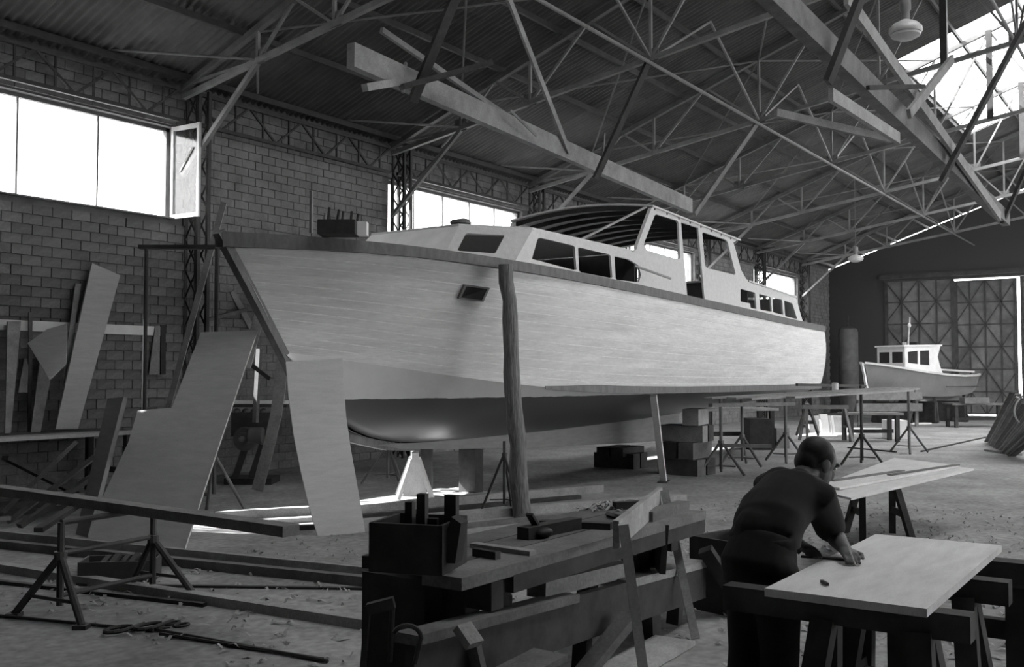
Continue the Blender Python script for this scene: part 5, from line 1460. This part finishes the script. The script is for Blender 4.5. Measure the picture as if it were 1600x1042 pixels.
# ---- hands: palm, four unequal bent fingers, thumb from the side of the palm
def hand(wr, el, curl, pitch, side_sign, nails=True):
    fw = (wr - el); fw.z *= .25; fw.normalize()
    up = V((0, 0, 1)); sd_ = fw.cross(up).normalized()      # right of the hand direction
    p0 = wr; p1 = wr + fw * .085 + V((0, 0, -.006))
    loft(body, [p0, p0.lerp(p1, .5), p1], [(.022, .030), (.020, .038), (.017, .040)], 12, side=up)
    Ls = [.062, .07, .066, .05]
    for i in range(4):
        o = sd_ * (-.030 + .020 * i) * -side_sign
        a = p1 + o; L_ = Ls[i]
        d1 = (fw * math.cos(curl * .4) - up * math.sin(curl * .4)); d2 = (fw * math.cos(curl) - up * math.sin(curl)); d3 = (fw * math.cos(curl * 1.9) - up * math.sin(curl * 1.9))
        q1 = a + d1 * L_ * .5; q2 = q1 + d2 * L_ * .35; q3 = q2 + d3 * L_ * .3
        zmin = PZ + .012
        for q in (q1, q2, q3): q.z = max(q.z, zmin)
        loft(body, [a - fw * .01, q1, q2, q3], [.0100, .0092, .0085, .0075], 8)
    b0 = p0.lerp(p1, .3) + sd_ * (-.030) * side_sign * 1.0
    b1 = b0 - sd_ * side_sign * .028 + fw * .028 - up * .006; b2 = b1 + fw * .032 + sd_ * side_sign * .006 - up * .010
    for q in (b0, b1, b2): q.z = max(q.z, PZ + .012)
    loft(body, [p0.lerp(p1, .35), b0, b1, b2], [.014, .0125, .0105, .009], 8)
    return p1, fw
hR, fR = hand(wrR, elR, .95, 0, 1)
hL, fL = hand(wrL, elL, .55, 0, -1)
fuse(body, 'body', 'skin', man, .0055, 2)
# ---- eyes
for s in (-1, 1):
    q = MB(); q.ell(hp_(s * .03, .083, .012), (.012, .01, .008), 10, 6, RH); q.build('eye', 'white_paint', man, 'all')
# ---- hair
hr = MB()
hr.ell(hp_(0, -.024, .038), (.082, .096, .088), 20, 12, RH)
hr.ell(hp_(0, -.062, -.01), (.07, .055, .07), 16, 10, RH)
for s in (-1, 1): hr.ell(hp_(s * .068, .005, .03), (.018, .03, .04), 10, 8, RH)
fuse(hr, 'hair', 'hair', man, .008, 2)
# ---- shirt: body, shoulders, short sleeves, collar
sh_ = MB()
bk = V((-.30, .10, .95)).normalized()
waist = hip + V((.03, .0, .115))
mid = hip.lerp(nk, .52) + V((-.03, .02, .055)); upb = hip.lerp(nk, .86) + V((-.01, .0, .025))
loft(sh_, [waist, waist.lerp(mid, .5) + V((-.01, 0, .015)), mid, upb, nk - tor.normalized() * .015], [(.178, .135), (.186, .138), (.192, .135), (.185, .118), (.085, .085)], 22, side=sideR)
for s_, e_ in ((shR, elR), (shL, elL)):
    loft(sh_, [upb.lerp(s_, .55), s_, s_.lerp(e_, .45), s_.lerp(e_, .84)], [.105, .088, .078, .074], 14)
col = nk + tor.normalized() * .012
loft(sh_, [nk - tor.normalized() * .04, col], [.090, .076], 14)
# a few folds
for k in range(5):
    a_ = waist.lerp(mid, .15 + .17 * k) + bk * .085 - sideR * .14; b_ = a_ + sideR * .20 + tor.normalized() * .10
    loft(sh_, [a_, a_.lerp(b_, .5) + bk * .02, b_], [.012, .02, .010], 8)
loft(sh_, [waist - V((0, 0, .02)), waist + V((0, 0, .03))], [(.185, .145), (.188, .148)], 22, side=sideR)
fuse(sh_, 'shirt', 'cloth_shirt', man, .011, 3)
# ---- trousers with belt
tr_ = MB()
loft(tr_, [waist + V((-.005, 0, .015)), hip + V((-.025, .01, .02)), hip + V((-.02, .01, -.06))], [(.165, .130), (.192, .160), (.182, .150)], 22, side=sideR)
for hj, s in ((hipR, 1), (hipL, -1)):
    kn = V((hj.x + .04 * s + .05, hj.y + .02, .48)); an = V((hj.x + (.02 if s > 0 else -.10), hj.y + .02, .06))
    loft(tr_, [hj + V((-.01, 0, -.02)), hj.lerp(kn, .5), kn, kn.lerp(an, .5), an], [.108, .098, .085, .080, .082], 16)
fuse(tr_, 'trousers', 'cloth_trouser', man, .012, 3)
bl = MB(); bl.path([waist + V((0, 0, .004)) + sideR * .160 * math.cos(a) + sideR.cross(V((0, 0, 1))) * .125 * math.sin(a) for a in [2 * PI * i / 24 for i in range(25)]], .014, 8)
bl.build('belt', 'tool_dark', man, True)
# ---- shoes
for hj, s in ((hipR, 1), (hipL, -1)):
    ax_ = V((hj.x + (.02 if s > 0 else -.10), hj.y + .02, 0))
    q = MB(); loft(q, [ax_ - face * .06 + V((0, 0, .045)), ax_ + face * .05 + V((0, 0, .045)), ax_ + face * .17 + V((0, 0, .035))], [(.04, .042), (.042, .045), (.032, .042)], 12, side=V((0, 0, 1)))
    fuse(q, 'shoe', 'tool_dark', man, .008, 2)
# pencil in the right hand
a = hR + fR * .02; b = a + V((.03, .02, .09))
a = V((a.x + fR.x * .05, a.y + fR.y * .05, PZ + .008))
m = MB(); m.tube(a, a + V((-.05, .02, .10)), .004, n=6); m.build('pencil', 'wood_pale', None, False, 'pencil held in the mans right hand', 'pencil')
